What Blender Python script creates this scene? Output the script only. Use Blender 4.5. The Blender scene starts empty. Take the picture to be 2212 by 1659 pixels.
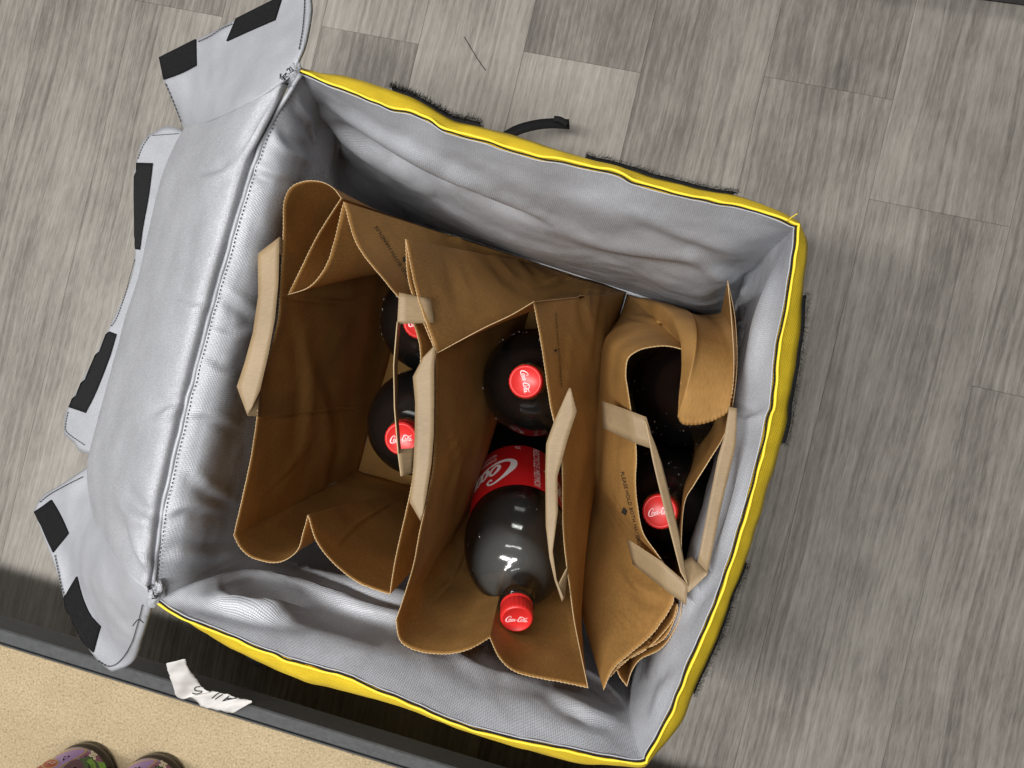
import bpy, bmesh, math, random
from mathutils import Vector, Matrix, noise
from mathutils.bvhtree import BVHTree
random.seed(7)
SC = bpy.context.scene
COL = SC.collection

# ------------------------------------------------------------------ camera, light, exposure
F, CX, CY = 1658.0, 1106.0, 829.5          # photo measured on a 2212 x 1659 grid
NX, NY, CAMH = 1300.0, 880.0, 1.0          # where straight-down falls, camera height in metres
_n = Vector((NX-CX, -(NY-CY), -F)); UP = (-_n).normalized()
_X = Vector((1, 0, 0)); _X = (_X-UP*_X.dot(UP)).normalized(); _Y = UP.cross(_X)
ROT = Matrix((_X, _Y, UP))                 # camera space -> world
CAM = Vector((0, 0, CAMH))
cd = bpy.data.cameras.new('camera'); cd.sensor_width = 36; cd.lens = 36*F/2212; cd.clip_start = .01; cd.clip_end = 50
co = bpy.data.objects.new('camera', cd); COL.objects.link(co)
co.matrix_world = Matrix.Translation(CAM) @ ROT.to_4x4(); SC.camera = co
W = bpy.data.worlds.new('World'); SC.world = W; W.use_nodes = True
W.node_tree.nodes['Background'].inputs[0].default_value = (1.0, .97, .93, 1)
W.node_tree.nodes['Background'].inputs[1].default_value = .09
def area(name, loc, target, sx, sy, power, col=(1, .985, .96)):
    l = bpy.data.lights.new(name, 'AREA'); l.shape = 'RECTANGLE'; l.size = sx; l.size_y = sy; l.energy = power; l.color = col
    o = bpy.data.objects.new(name, l); COL.objects.link(o); o.location = loc
    o.rotation_euler = (Vector(target)-Vector(loc)).to_track_quat('-Z', 'Y').to_euler(); return o
def strip_light(cx, cy, power, sx=2.4, sy=.26, h=2.65):
    o = area('ceiling_or_fill_strip', (cx, cy, h), (cx, cy, 0), sx, sy, power); o.rotation_euler = (0, 0, math.radians(-17.3)); return o
strip_light(-1.0, -.09, 100)          # tubes run along the aisle above the shelf front
strip_light(-.5, 1.35, 22)           # unseen fill strip, added to brighten the side across the aisle
SC.view_settings.view_transform = 'Standard'; SC.view_settings.look = 'None'; SC.view_settings.exposure = 0.0; SC.view_settings.gamma = 1
SC.cycles.max_bounces = 10; SC.cycles.transparent_max_bounces = 16

# ------------------------------------------------------------------ helpers
def P(x, y, z=0.0):
    d = ROT @ Vector((x-CX, -(y-CY), -F)); return CAM + d*((z-CAMH)/d.z)
def PX(p):
    c = ROT.transposed() @ (Vector(p)-CAM); return (CX+F*c.x/-c.z, CY-F*c.y/-c.z)
def cat(pts, n, closed=False):
    """n points evenly by arc length on a Catmull-Rom curve through pts"""
    pts = [Vector(p) for p in pts]
    if len(pts) == 2: dense = [pts[0].lerp(pts[1], i/40) for i in range(41)]
    else:
        ex = [pts[0]*2-pts[1]]+pts+[pts[-1]*2-pts[-2]]; dense = []
        for i in range(1, len(ex)-2):
            a, b, c, d = ex[i-1:i+3]
            for k in range(16):
                t = k/16
                dense.append(.5*((2*b)+(c-a)*t+(2*a-5*b+4*c-d)*t*t+(3*b-a-3*c+d)*t**3))
        dense.append(pts[-1])
    L = [0]
    for i in range(1, len(dense)): L.append(L[-1]+(dense[i]-dense[i-1]).length)
    out = []; j = 0
    for i in range(n):
        s = L[-1]*i/(n-1)
        while j < len(L)-2 and L[j+1] < s: j += 1
        seg = L[j+1]-L[j]; out.append(dense[j].lerp(dense[j+1], 0 if seg < 1e-12 else min(1, (s-L[j])/seg)))
    return out
def pz(lst, z=None):
    return [P(*p) if len(p) == 3 else P(p[0], p[1], z) for p in lst]
def empty(name, loc, label, category, group=None):
    o = bpy.data.objects.new(name, None); COL.objects.link(o); o.location = loc; o.empty_display_size = .02
    o['label'] = label; o['category'] = category
    if group: o['group'] = group
    return o
def link(name, me, mats, parent=None, smooth=True, local=False):
    if not isinstance(mats, (list, tuple)): mats = [mats]
    if not me.materials:
        for m in mats: me.materials.append(m)
    if smooth: me.shade_smooth()
    o = bpy.data.objects.new(name, me); COL.objects.link(o)
    if parent:
        o.parent = parent
        if parent.type == 'EMPTY' and not local: o.matrix_parent_inverse = Matrix.Translation(parent.location).inverted()
    return o
def mesh(name, V, Fc, uv=None):
    me = bpy.data.meshes.new(name); me.from_pydata([tuple(v) for v in V], [], Fc)
    if uv:
        ul = me.uv_layers.new(name='UVMap')
        for l in me.loops: ul.data[l.index].uv = uv[l.vertex_index]
    me.update(); return me
def grid(rows, wrap=False):
    """rows: list of equal-length lists of points -> V, F, UV in metres"""
    nv, nu = len(rows), len(rows[0]); V = [p for r in rows for p in r]; Fc = []
    for j in range(nv-1):
        for i in range(nu if wrap else nu-1):
            k = (i+1) % nu
            Fc.append((j*nu+i, j*nu+k, (j+1)*nu+k, (j+1)*nu+i))
    m = nu//2; vs = [0]
    for j in range(1, nv): vs.append(vs[-1]+(rows[j][m]-rows[j-1][m]).length)
    r = rows[nv//2]; us = [0]
    for i in range(1, nu): us.append(us[-1]+(r[i]-r[i-1]).length)
    UV = [(us[i], vs[j]) for j in range(nv) for i in range(nu)]
    return V, Fc, UV
def loft(rings, nu, nv):
    rr = [cat(r, nu) for r in rings]
    cols = [cat([r[i] for r in rr], nv) for i in range(nu)]
    return [[cols[i][j] for i in range(nu)] for j in range(nv)]
def coons(top, bot, left, right, nu, nv):
    """top/bot run along u, left/right along v; returns rows"""
    t, b, l, r = cat(top, nu), cat(bot, nu), cat(left, nv), cat(right, nv); rows = []
    for j in range(nv):
        v = j/(nv-1); row = []
        for i in range(nu):
            u = i/(nu-1)
            row.append(t[i]*(1-v)+b[i]*v+l[j]*(1-u)+r[j]*u-(t[0]*(1-u)*(1-v)+t[-1]*u*(1-v)+b[0]*(1-u)*v+b[-1]*u*v))
        rows.append(row)
    return rows
def wrinkle(rows, amp, scale, seed=0, stretch=(1, 1, 1), edge=.15, sharp=False):
    nv, nu = len(rows), len(rows[0]); out = []
    for j in range(nv):
        row = []
        for i in range(nu):
            a = rows[j][min(i+1, nu-1)]-rows[j][max(i-1, 0)]; b = rows[min(j+1, nv-1)][i]-rows[max(j-1, 0)][i]
            n = a.cross(b); n = n.normalized() if n.length > 1e-12 else Vector((0, 0, 1))
            p = rows[j][i]; q = Vector((p.x*stretch[0], p.y*stretch[1], p.z*stretch[2]))*scale+Vector((seed*7.3, seed*3.1, seed*5.7))
            h = noise.noise(q)+.5*noise.noise(q*2.1)
            if sharp: h = 1-2*abs(h)
            e = min(1, min(i, nu-1-i)/(nu*edge+1e-6), min(j, nv-1-j)/(nv*edge+1e-6)); e = e*e*(3-2*e)
            row.append(p+n*(h*amp*e))
        out.append(row)
    return out
def tube(pts, r, seg=6, closed=False, cap=True):
    pts = [Vector(p) for p in pts]; V = []; Fc = []; n = len(pts)
    for i, p in enumerate(pts):
        t = (pts[(i+1) % n if closed else min(i+1, n-1)]-pts[i-1 if (closed or i) else 0]).normalized()
        a = t.cross(Vector((.13, .21, 1))).normalized(); b = t.cross(a)
        rr = r[i] if isinstance(r, (list, tuple)) else r
        for k in range(seg):
            w = 2*math.pi*k/seg; V.append(p+a*(rr*math.cos(w))+b*(rr*math.sin(w)))
    for i in range(n if closed else n-1):
        for k in range(seg):
            A, B = i*seg, ((i+1) % n)*seg; Fc.append((A+k, A+(k+1) % seg, B+(k+1) % seg, B+k))
    if cap and not closed: Fc.append(tuple(range(seg-1, -1, -1))); Fc.append(tuple(range((n-1)*seg, n*seg)))
    return V, Fc
def join(parts):
    V = []; Fc = []
    for v, f in parts:
        o = len(V); V += list(v); Fc += [tuple(i+o for i in q) for q in f]
    return V, Fc
def solid(V, Fc, th, d=None):
    """give a sheet thickness on the side away from the camera"""
    from collections import Counter
    n = [Vector() for _ in V]
    for f in Fc:
        q = (V[f[1]]-V[f[0]]).cross(V[f[-1]]-V[f[0]])
        if q.dot(CAM-V[f[0]]) < 0: q = -q
        for i in f: n[i] += q
    m = len(V); VV = list(V)+[v-(k.normalized() if k.length > 1e-14 else Vector((0, 0, 1)))*th for v, k in zip(V, n)]
    ec = Counter(); dr = {}
    for f in Fc:
        for i in range(len(f)):
            e = (f[i], f[(i+1) % len(f)]); k = tuple(sorted(e)); ec[k] += 1; dr[k] = e
    FF = list(Fc)+[tuple(i+m for i in reversed(f)) for f in Fc]+[(dr[k][1], dr[k][0], dr[k][0]+m, dr[k][1]+m) for k in ec if ec[k] == 1]
    return mesh('sheet', VV, FF)
def lathe(prof, seg=48):
    V = []; Fc = []
    for r, h in prof:
        for k in range(seg):
            a = 2*math.pi*k/seg; V.append(Vector((r*math.cos(a), r*math.sin(a), h)))
    for j in range(len(prof)-1):
        for k in range(seg):
            Fc.append((j*seg+k, j*seg+(k+1) % seg, (j+1)*seg+(k+1) % seg, (j+1)*seg+k))
    return V, Fc
class Surf:
    def __init__(s, V, Fc): s.b = BVHTree.FromPolygons([tuple(v) for v in V], Fc)
    def hit(s, x, y, off=.001):
        d = (P(x, y, 0)-CAM).normalized(); loc, nor, i, dist = s.b.ray_cast(CAM, d)
        if loc is None: return None
        if nor.dot(d) > 0: nor = -nor
        return loc+nor*off
def text_mesh(body, size=1.0, shear=0.0):
    c = bpy.data.curves.new('t', 'FONT'); c.body = body; c.size = size; c.shear = shear; c.resolution_u = 2; c.align_x = 'CENTER'
    o = bpy.data.objects.new('t', c); COL.objects.link(o); dg = bpy.context.evaluated_depsgraph_get(); dg.update()
    me = o.evaluated_get(dg).to_mesh(); V = [v.co.copy() for v in me.vertices]; Fc = [tuple(p.vertices) for p in me.polygons]
    o.evaluated_get(dg).to_mesh_clear(); COL.objects.unlink(o); bpy.data.objects.remove(o); bpy.data.curves.remove(c)
    return V, Fc

# ------------------------------------------------------------------ materials
def new_mat(name):
    m = bpy.data.materials.new(name); m.use_nodes = True; nt = m.node_tree
    return m, nt, nt.nodes['Principled BSDF'], nt.links
def N(nt, t, **kw):
    n = nt.nodes.new(t)
    for k, v in kw.items():
        if k in n.inputs: n.inputs[k].default_value = v
        else: setattr(n, k, v)
    return n
def ramp(nt, fac, stops):
    r = nt.nodes.new('ShaderNodeValToRGB'); e = r.color_ramp.elements
    while len(e) < len(stops): e.new(.5)
    for q, (p, c) in zip(e, stops): q.position = p; q.color = c if len(c) == 4 else (*c, 1)
    nt.links.new(fac, r.inputs[0]); return r.outputs[0]
def bump(nt, h, strength, dist, b):
    n = N(nt, 'ShaderNodeBump', Strength=strength, Distance=dist); nt.links.new(h, n.inputs['Height']); nt.links.new(n.outputs[0], b.inputs['Normal']); return n
def plain(name, col, rough=.5, metal=0, spec=.5, nz=0, nscale=300):
    m, nt, b, L = new_mat(name); b.inputs['Base Color'].default_value = (*col, 1); b.inputs['Roughness'].default_value = rough
    b.inputs['Metallic'].default_value = metal; b.inputs['Specular IOR Level'].default_value = spec
    if nz:
        tc = N(nt, 'ShaderNodeTexCoord'); t = N(nt, 'ShaderNodeTexNoise', Scale=nscale, Detail=4.0); L.new(tc.outputs['Object'], t.inputs['Vector'])
        c = ramp(nt, t.outputs[0], [(.3, tuple(x*(1-nz) for x in col)), (.7, tuple(min(1, x*(1+nz)) for x in col))]); L.new(c, b.inputs['Base Color'])
        bump(nt, t.outputs[0], .3, .001, b)
    return m
def silver_mat(name, base, metal, rough, rib, sparkle):
    m, nt, b, L = new_mat(name); tc = N(nt, 'ShaderNodeTexCoord')
    b.inputs['Metallic'].default_value = metal; b.inputs['Specular IOR Level'].default_value = .6
    n1 = N(nt, 'ShaderNodeTexNoise', Scale=22.0, Detail=3.0); L.new(tc.outputs['Object'], n1.inputs['Vector'])
    n2 = N(nt, 'ShaderNodeTexNoise', Scale=1500.0, Detail=2.0); L.new(tc.outputs['Object'], n2.inputs['Vector'])
    c = ramp(nt, n1.outputs[0], [(.25, tuple(x*.88 for x in base)), (.75, tuple(min(1, x*1.08) for x in base))])
    s = ramp(nt, n2.outputs[0], [(.42, (1-sparkle,)*3), (.62, (1+sparkle,)*3)])
    mx = N(nt, 'ShaderNodeMix', data_type='RGBA', blend_type='MULTIPLY'); mx.inputs[0].default_value = 1
    L.new(c, mx.inputs[6]); L.new(s, mx.inputs[7]); L.new(mx.outputs[2], b.inputs['Base Color'])
    r = ramp(nt, n2.outputs[0], [(.35, (rough+.10,)*3), (.7, (rough-.08,)*3)]); L.new(r, b.inputs['Roughness'])
    w = N(nt, 'ShaderNodeTexWave', Scale=rib, Distortion=.6, bands_direction='Y'); w.inputs['Detail Scale'].default_value = 8; L.new(tc.outputs['UV'], w.inputs['Vector'])
    w2 = N(nt, 'ShaderNodeTexWave', Scale=rib*.7, Distortion=.6, bands_direction='X'); L.new(tc.outputs['UV'], w2.inputs['Vector'])
    a = N(nt, 'ShaderNodeMath', operation='ADD'); L.new(w.outputs[1], a.inputs[0]); L.new(w2.outputs[1], a.inputs[1])
    a2 = N(nt, 'ShaderNodeMath', operation='ADD'); L.new(a.outputs[0], a2.inputs[0]); L.new(n2.outputs[0], a2.inputs[1])
    b1 = bump(nt, a2.outputs[0], .34, .0006, b)
    n3 = N(nt, 'ShaderNodeTexNoise', Scale=38.0, Detail=3.0); L.new(tc.outputs['Object'], n3.inputs['Vector'])
    b2 = N(nt, 'ShaderNodeBump', Strength=.12, Distance=.006); L.new(n3.outputs[0], b2.inputs['Height']); L.new(b2.outputs[0], b1.inputs['Normal'])
    return m
def kraft_mat(name, base, trans=.32, var=1.0):
    m, nt, b, L = new_mat(name); tc = N(nt, 'ShaderNodeTexCoord'); out = nt.nodes['Material Output']
    mp = N(nt, 'ShaderNodeMapping'); mp.inputs['Scale'].default_value = (900, 160, 1); L.new(tc.outputs['UV'], mp.inputs[0])
    f = N(nt, 'ShaderNodeTexNoise', Scale=1.0, Detail=4.0); L.new(mp.outputs[0], f.inputs['Vector'])
    g = N(nt, 'ShaderNodeTexNoise', Scale=16.0, Detail=4.0); L.new(tc.outputs['Object'], g.inputs['Vector'])
    c1 = ramp(nt, f.outputs[0], [(.3, tuple(x*(1-.20*var) for x in base)), (.7, tuple(x*(1+.16*var) for x in base))])
    c2 = ramp(nt, g.outputs[0], [(.3, (.78, .76, .73)), (.7, (1.08, 1.08, 1.08))])
    mx = N(nt, 'ShaderNodeMix', data_type='RGBA', blend_type='MULTIPLY'); mx.inputs[0].default_value = 1
    L.new(c1, mx.inputs[6]); L.new(c2, mx.inputs[7]); L.new(mx.outputs[2], b.inputs['Base Color'])
    b.inputs['Roughness'].default_value = .5; b.inputs['Specular IOR Level'].default_value = .35
    ad = N(nt, 'ShaderNodeMath', operation='MULTIPLY_ADD'); ad.inputs[1].default_value = .25; L.new(f.outputs[0], ad.inputs[0]); L.new(g.outputs[0], ad.inputs[2])
    bump(nt, ad.outputs[0], .12, .0015, b)
    if trans:
        t = N(nt, 'ShaderNodeBsdfTranslucent'); L.new(mx.outputs[2], t.inputs[0]); ms = N(nt, 'ShaderNodeMixShader'); ms.inputs[0].default_value = trans
        L.new(b.outputs[0], ms.inputs[1]); L.new(t.outputs[0], ms.inputs[2]); L.new(ms.outputs[0], out.inputs[0])
    return m
def weave_mat(name, c1, c2, scale):
    m, nt, b, L = new_mat(name); tc = N(nt, 'ShaderNodeTexCoord')
    mp = N(nt, 'ShaderNodeMapping'); mp.inputs['Rotation'].default_value = (0, 0, math.radians(45)); mp.inputs['Scale'].default_value = (scale, scale, scale); L.new(tc.outputs['UV'], mp.inputs[0])
    v = N(nt, 'ShaderNodeTexVoronoi', Scale=1.0, Randomness=.12); L.new(mp.outputs[0], v.inputs['Vector'])
    n = N(nt, 'ShaderNodeTexNoise', Scale=60.0, Detail=3.0); L.new(tc.outputs['Object'], n.inputs['Vector'])
    c = ramp(nt, v.outputs[0], [(.15, c1), (.62, c2)])
    d = ramp(nt, n.outputs[0], [(.3, (.88, .87, .84)), (.65, (1.05, 1.05, 1.05))])
    mx = N(nt, 'ShaderNodeMix', data_type='RGBA', blend_type='MULTIPLY'); mx.inputs[0].default_value = 1
    L.new(c, mx.inputs[6]); L.new(d, mx.inputs[7]); L.new(mx.outputs[2], b.inputs['Base Color'])
    b.inputs['Roughness'].default_value = .6; bump(nt, v.outputs[0], -1.0, .0010, b); return m
def wood_mat():
    m, nt, b, L = new_mat('grey_wood_floor'); tc = N(nt, 'ShaderNodeTexCoord'); oi = N(nt, 'ShaderNodeObjectInfo')
    cx = N(nt, 'ShaderNodeCombineXYZ')
    for i, k in enumerate((37.0, 91.0, 53.0)):
        q = N(nt, 'ShaderNodeMath', operation='MULTIPLY'); q.inputs[1].default_value = k; L.new(oi.outputs['Random'], q.inputs[0]); L.new(q.outputs[0], cx.inputs[i])
    ad = N(nt, 'ShaderNodeVectorMath', operation='ADD'); L.new(tc.outputs['Object'], ad.inputs[0]); L.new(cx.outputs[0], ad.inputs[1])
    # slow warp so the grain wanders and makes cathedral figures
    wn = N(nt, 'ShaderNodeTexNoise', Scale=5.0, Detail=2.0); mpw = N(nt, 'ShaderNodeMapping'); mpw.inputs['Scale'].default_value = (1, .35, 1); L.new(ad.outputs[0], mpw.inputs[0]); L.new(mpw.outputs[0], wn.inputs['Vector'])
    ws = N(nt, 'ShaderNodeVectorMath', operation='SCALE'); ws.inputs['Scale'].default_value = .06; L.new(wn.outputs['Color'], ws.inputs[0])
    wa = N(nt, 'ShaderNodeVectorMath', operation='ADD'); L.new(ad.outputs[0], wa.inputs[0]); L.new(ws.outputs[0], wa.inputs[1])
    def nz(sx, sy, detail, src=wa, rough=.6):
        mp = N(nt, 'ShaderNodeMapping'); mp.inputs['Scale'].default_value = (sx, sy, 1); L.new(src.outputs[0], mp.inputs[0])
        t = N(nt, 'ShaderNodeTexNoise', Scale=1.0, Detail=detail, Roughness=rough); L.new(mp.outputs[0], t.inputs['Vector']); return t.outputs[0]
    fine = nz(300, 3.2, 5); lines = nz(150, 1.6, 3); mid = nz(70, 1.6, 4); broad = nz(9, 1.3, 3); pores = nz(420, 45, 3, ad, .7); blot = nz(22, 14, 5, ad)
    mp = N(nt, 'ShaderNodeMapping'); mp.inputs['Scale'].default_value = (26, 1.1, 1); L.new(wa.outputs[0], mp.inputs[0])
    wv = N(nt, 'ShaderNodeTexWave', Scale=1.0, Distortion=5.0, bands_direction='X'); wv.inputs['Detail'].default_value = 3; wv.inputs['Detail Scale'].default_value = 1.4; L.new(mp.outputs[0], wv.inputs['Vector'])
    tone = N(nt, 'ShaderNodeMapRange'); tone.inputs[3].default_value = -.17; tone.inputs[4].default_value = .17; sp = N(nt, 'ShaderNodeSeparateColor'); L.new(oi.outputs['Color'], sp.inputs[0]); L.new(sp.outputs[0], tone.inputs[0])
    def mad(a, k, c):
        q = N(nt, 'ShaderNodeMath', operation='MULTIPLY_ADD'); q.inputs[1].default_value = k; L.new(a, q.inputs[0])
        if isinstance(c, float): q.inputs[2].default_value = c
        else: L.new(c, q.inputs[2])
        return q.outputs[0]
    s = mad(fine, .38, -.02); s = mad(mid, .20, s); s = mad(broad, .46, s); s = mad(wv.outputs[1], .06, s); s = mad(pores, .40, s); s = mad(blot, .30, s)
    s = mad(tone.outputs[0], .55, s)
    ln = ramp(nt, lines, [(.30, (0, 0, 0)), (.42, (1, 1, 1))]); s = mad(ln, .05, s); s = mad(s, 1.0, -.035)
    sub = N(nt, 'ShaderNodeMath', operation='SUBTRACT'); sub.inputs[1].default_value = .42; L.new(s, sub.inputs[0])
    c = ramp(nt, sub.outputs[0], [(.12, (.058, .052, .045)), (.36, (.146, .133, .117)), (.52, (.236, .218, .195)), (.80, (.375, .352, .318))])
    L.new(c, b.inputs['Base Color']); b.inputs['Roughness'].default_value = .5; b.inputs['Specular IOR Level'].default_value = .3
    h = mad(fine, .6, pores); bump(nt, h, .35, .0008, b); return m
def board_mat():
    m, nt, b, L = new_mat('particle_board'); tc = N(nt, 'ShaderNodeTexCoord')
    a = N(nt, 'ShaderNodeTexNoise', Scale=430.0, Detail=3.0); L.new(tc.outputs['Object'], a.inputs['Vector'])
    g = N(nt, 'ShaderNodeTexNoise', Scale=12.0, Detail=3.0); L.new(tc.outputs['Object'], g.inputs['Vector'])
    c = ramp(nt, a.outputs[0], [(.28, (.21, .155, .085)), (.42, (.34, .26, .15)), (.58, (.40, .31, .185)), (.75, (.48, .38, .24))])
    d = ramp(nt, g.outputs[0], [(.3, (.9, .9, .88)), (.7, (1.06, 1.06, 1.06))])
    mx = N(nt, 'ShaderNodeMix', data_type='RGBA', blend_type='MULTIPLY'); mx.inputs[0].default_value = 1
    L.new(c, mx.inputs[6]); L.new(d, mx.inputs[7]); L.new(mx.outputs[2], b.inputs['Base Color']); b.inputs['Roughness'].default_value = .6
    bump(nt, a.outputs[0], .2, .0005, b); return m
def pet_mat(name='clear_plastic', haze=.006):
    m, nt, b, L = new_mat(name); out = nt.nodes['Material Output']; nt.nodes.remove(b)
    tr = N(nt, 'ShaderNodeBsdfTransparent'); tr.inputs[0].default_value = (.93, .94, .93, 1); gl = N(nt, 'ShaderNodeBsdfGlossy', Roughness=.10)
    lw = N(nt, 'ShaderNodeFresnel', IOR=1.5); ms = N(nt, 'ShaderNodeMixShader')
    tc = N(nt, 'ShaderNodeTexCoord'); n = N(nt, 'ShaderNodeTexNoise', Scale=55.0, Detail=3.0); L.new(tc.outputs['Object'], n.inputs['Vector'])
    bp = N(nt, 'ShaderNodeBump', Strength=.14, Distance=.004); L.new(n.outputs[0], bp.inputs['Height']); L.new(bp.outputs[0], gl.inputs['Normal'])
    df = N(nt, 'ShaderNodeBsdfDiffuse'); df.inputs[0].default_value = (.6, .6, .6, 1); m0 = N(nt, 'ShaderNodeMixShader'); m0.inputs[0].default_value = haze; L.new(tr.outputs[0], m0.inputs[1]); L.new(df.outputs[0], m0.inputs[2])
    L.new(lw.outputs[0], ms.inputs[0]); L.new(m0.outputs[0], ms.inputs[1]); L.new(gl.outputs[0], ms.inputs[2]); L.new(ms.outputs[0], out.inputs[0]); return m
M_LINE = silver_mat('silver_lining', (.435, .45, .485), .18, .48, 260, .14)
M_LID = silver_mat('silver_lid_lining', (.425, .435, .465), .26, .49, 330, .22)
M_FLAP = silver_mat('silver_flap_fabric', (.40, .41, .445), .20, .52, 330, .10)
M_YEL = weave_mat('yellow_canvas', (.93, .69, .035), (.55, .37, .010), 480)
M_BLK = plain('black_webbing', (.012, .012, .013), .8, spec=.2, nz=.5, nscale=900)
M_FUZZ = plain('black_loop_pile', (.012, .012, .013), .95, spec=.1, nz=.7, nscale=1400)
M_PIPE = plain('pale_silver_piping', (.55, .56, .58), .5, .2)
M_THREAD = plain('dark_thread', (.02, .02, .022), .8)
M_YTHREAD = plain('yellow_thread', (.80, .60, .05), .8)
M_KRAFT = kraft_mat('kraft_paper', (.53, .295, .095), .40, .75)
M_KEDGE = kraft_mat('kraft_cut_edge', (.55, .40, .225), 0)
M_HANDLE = kraft_mat('kraft_handle_paper', (.315, .225, .128), .10, .5)
M_INK = plain('black_print', (.02, .016, .012), .7)
M_WOOD = wood_mat(); M_GAP = plain('dark_joint', (.03, .028, .025), .9)
M_BOARD = board_mat()
M_EDGE = plain('grey_edging', (.065, .067, .070), .45, spec=.4, nz=.15, nscale=160)
M_PET = pet_mat(); M_HAZE = pet_mat('hazed_plastic', .13)
M_COLA = plain('dark_cola', (.006, .003, .002), .12, spec=.4)
M_CAP = plain('red_cap_plastic', (.62, .022, .020), .38)
M_RED = plain('red_label', (.50, .010, .012), .35)
M_WHITE = plain('white_print', (.80, .78, .78), .5)
M_PINK = plain('pale_cap_print', (.86, .55, .56), .5)
M_BUB = plain('bubble', (.55, .55, .55), .08, .5, 1.0)
M_PAPER = plain('white_paper', (.62, .60, .58), .7, nz=.05, nscale=40)
M_PEN = plain('pen_ink', (.03, .03, .035), .6)

# ------------------------------------------------------------------ floor of planks
a0 = P(903, 100); a1 = P(903-.24*1400, 1500); AL = (a1-a0).normalized(); AC = Vector((-AL.y, AL.x, 0))
if AC.x < 0: AC = -AC
def seam(x): return (P(x, 100)-a0).dot(AC)
def along(x, y): return (P(x, y)-a0).dot(AL)
seams = [seam(x) for x in (-340, -135, 72, 268, 465, 684, 903, 1134, 1398, 1667, 1957, 2275, 2600)]
cuts = [along(-200, 900), along(0, -200), along(170, 1500), along(385, 18), along(500, 1350), along(795, 75), along(1000, 900), along(1258, 134), along(1400, 1250), along(1790, 190), along(2030, 460), along(2400, 900)]
fl = mesh('floor', [Vector((-1.6, -1.5, -.006)), Vector((1.4, -1.5, -.006)), Vector((1.4, 1.3, -.006)), Vector((-1.6, 1.3, -.006))], [(0, 1, 2, 3)])
floor = link('floor', fl, M_GAP, smooth=False); floor['kind'] = 'structure'
PL = 1.22
TONE = {(2, 0): .30, (3, 0): .80, (3, -1): .45, (4, -1): .62, (4, 0): .5, (5, -1): .72, (5, 0): .25, (6, -1): .85, (6, 0): .5, (7, -1): .30, (7, 0): .95, (8, -1): .42, (8, 0): .35, (9, -1): .38, (9, 0): .52, (10, -1): .80, (10, 0): .50}
for i in range(len(seams)-1):
    w = seams[i+1]-seams[i]; c = cuts[i]
    for k in range(-2, 2):
        y0 = c+k*PL; y1 = y0+PL
        if y1 < -1.0 or y0 > 1.8: continue
        ch, g, h = .0004, .0001, .005
        hw, hl = w/2-g, PL/2-g
        V = [Vector((sx*hw, sy*hl, -h)) for sx, sy in ((-1, -1), (1, -1), (1, 1), (-1, 1))]
        V += [Vector((sx*hw, sy*hl, -ch)) for sx, sy in ((-1, -1), (1, -1), (1, 1), (-1, 1))]
        V += [Vector((sx*(hw-ch), sy*(hl-ch), 0)) for sx, sy in ((-1, -1), (1, -1), (1, 1), (-1, 1))]
        Fc = [(8, 9, 10, 11)]+[(b+q, b+(q+1) % 4, b+4+(q+1) % 4, b+4+q) for b in (0, 4) for q in range(4)]
        me = mesh('plank', V, Fc); o = link('plank', me, M_WOOD, floor, smooth=False)
        tn = TONE.get((i, k), random.uniform(.3, .7)); o.color = (tn, tn, tn, 1)
        ctr = a0+AC*((seams[i]+seams[i+1])/2)+AL*((y0+y1)/2)
        o.matrix_local = Matrix(((AC.x, AL.x, 0, ctr.x), (AC.y, AL.y, 0, ctr.y), (0, 0, 1, 0), (0, 0, 0, 1)))
def strand(name, pts, r, mat, label, cat_):
    V, Fc = tube(cat([P(*p) for p in pts], 24), r, 5); o = link(name, mesh(name, V, Fc), mat); o['label'] = label; o['category'] = cat_; return o
strand('loose_thread', [(1003, 80, .001), (1018, 105, .001), (1032, 128, .001), (1049, 152, .001)], .0005, M_THREAD, 'thin dark thread lying on the grey plank floor', 'thread')

# ------------------------------------------------------------------ shelving with particle board
ZS = .185
u0 = P(0, 1358, ZS); u1 = P(713, 1576, ZS); SD = (u1-u0).normalized(); SN = Vector((SD.y, -SD.x, 0))   # SN points away from the bag
if SN.y > 0: SN = -SN
shelf = empty('shelf', (u0+SD*.3+SN*.3).to_tuple(), 'particle board shelf with a dark grey front edge strip', 'shelf')
shelf.location.z = 0
def boxpts(o, d1, l0, l1, d2, m0, m1, z0, z1, ch=.0015):
    V = []; Fc = []
    for z, e in ((z0, ch), (z0+ch, 0), (z1-ch, 0), (z1, ch)):
        for a, b, sa, sb in ((l0, m0, 1, 1), (l1, m0, -1, 1), (l1, m1, -1, -1), (l0, m1, 1, -1)):
            p = o+d1*(a+sa*e)+d2*(b+sb*e); V.append(Vector((p.x, p.y, z)))
    for r in range(3):
        for k in range(4): Fc.append((r*4+k, r*4+(k+1) % 4, r*4+4+(k+1) % 4, r*4+4+k))
    Fc += [(3, 2, 1, 0), (12, 13, 14, 15)]; return V, Fc
V, Fc = boxpts(u0, SD, -.5, .9, SN, 0, .0155, ZS-.035, ZS); link('edge_strip', mesh('e', V, Fc), M_EDGE, shelf, smooth=False)
V, Fc = boxpts(u0, SD, -.5, .9, SN, .0158, .0175, ZS-.03, ZS+.0012, .0004); link('edge_lip', mesh('e', V, Fc), M_EDGE, shelf, smooth=False)
V, Fc = boxpts(u0, SD, -.5, .9, SN, .0178, .55, ZS-.020, ZS-.001); link('board', mesh('e', V, Fc), M_BOARD, shelf, smooth=False)
V, Fc = boxpts(u0, SD, -.5, .9, SN, .551, .57, 0.0005, .9); link('light_block_panel', mesh('e', V, Fc), M_EDGE, shelf, smooth=False)  # unseen back, added to block light from reaching under the shelf
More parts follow.
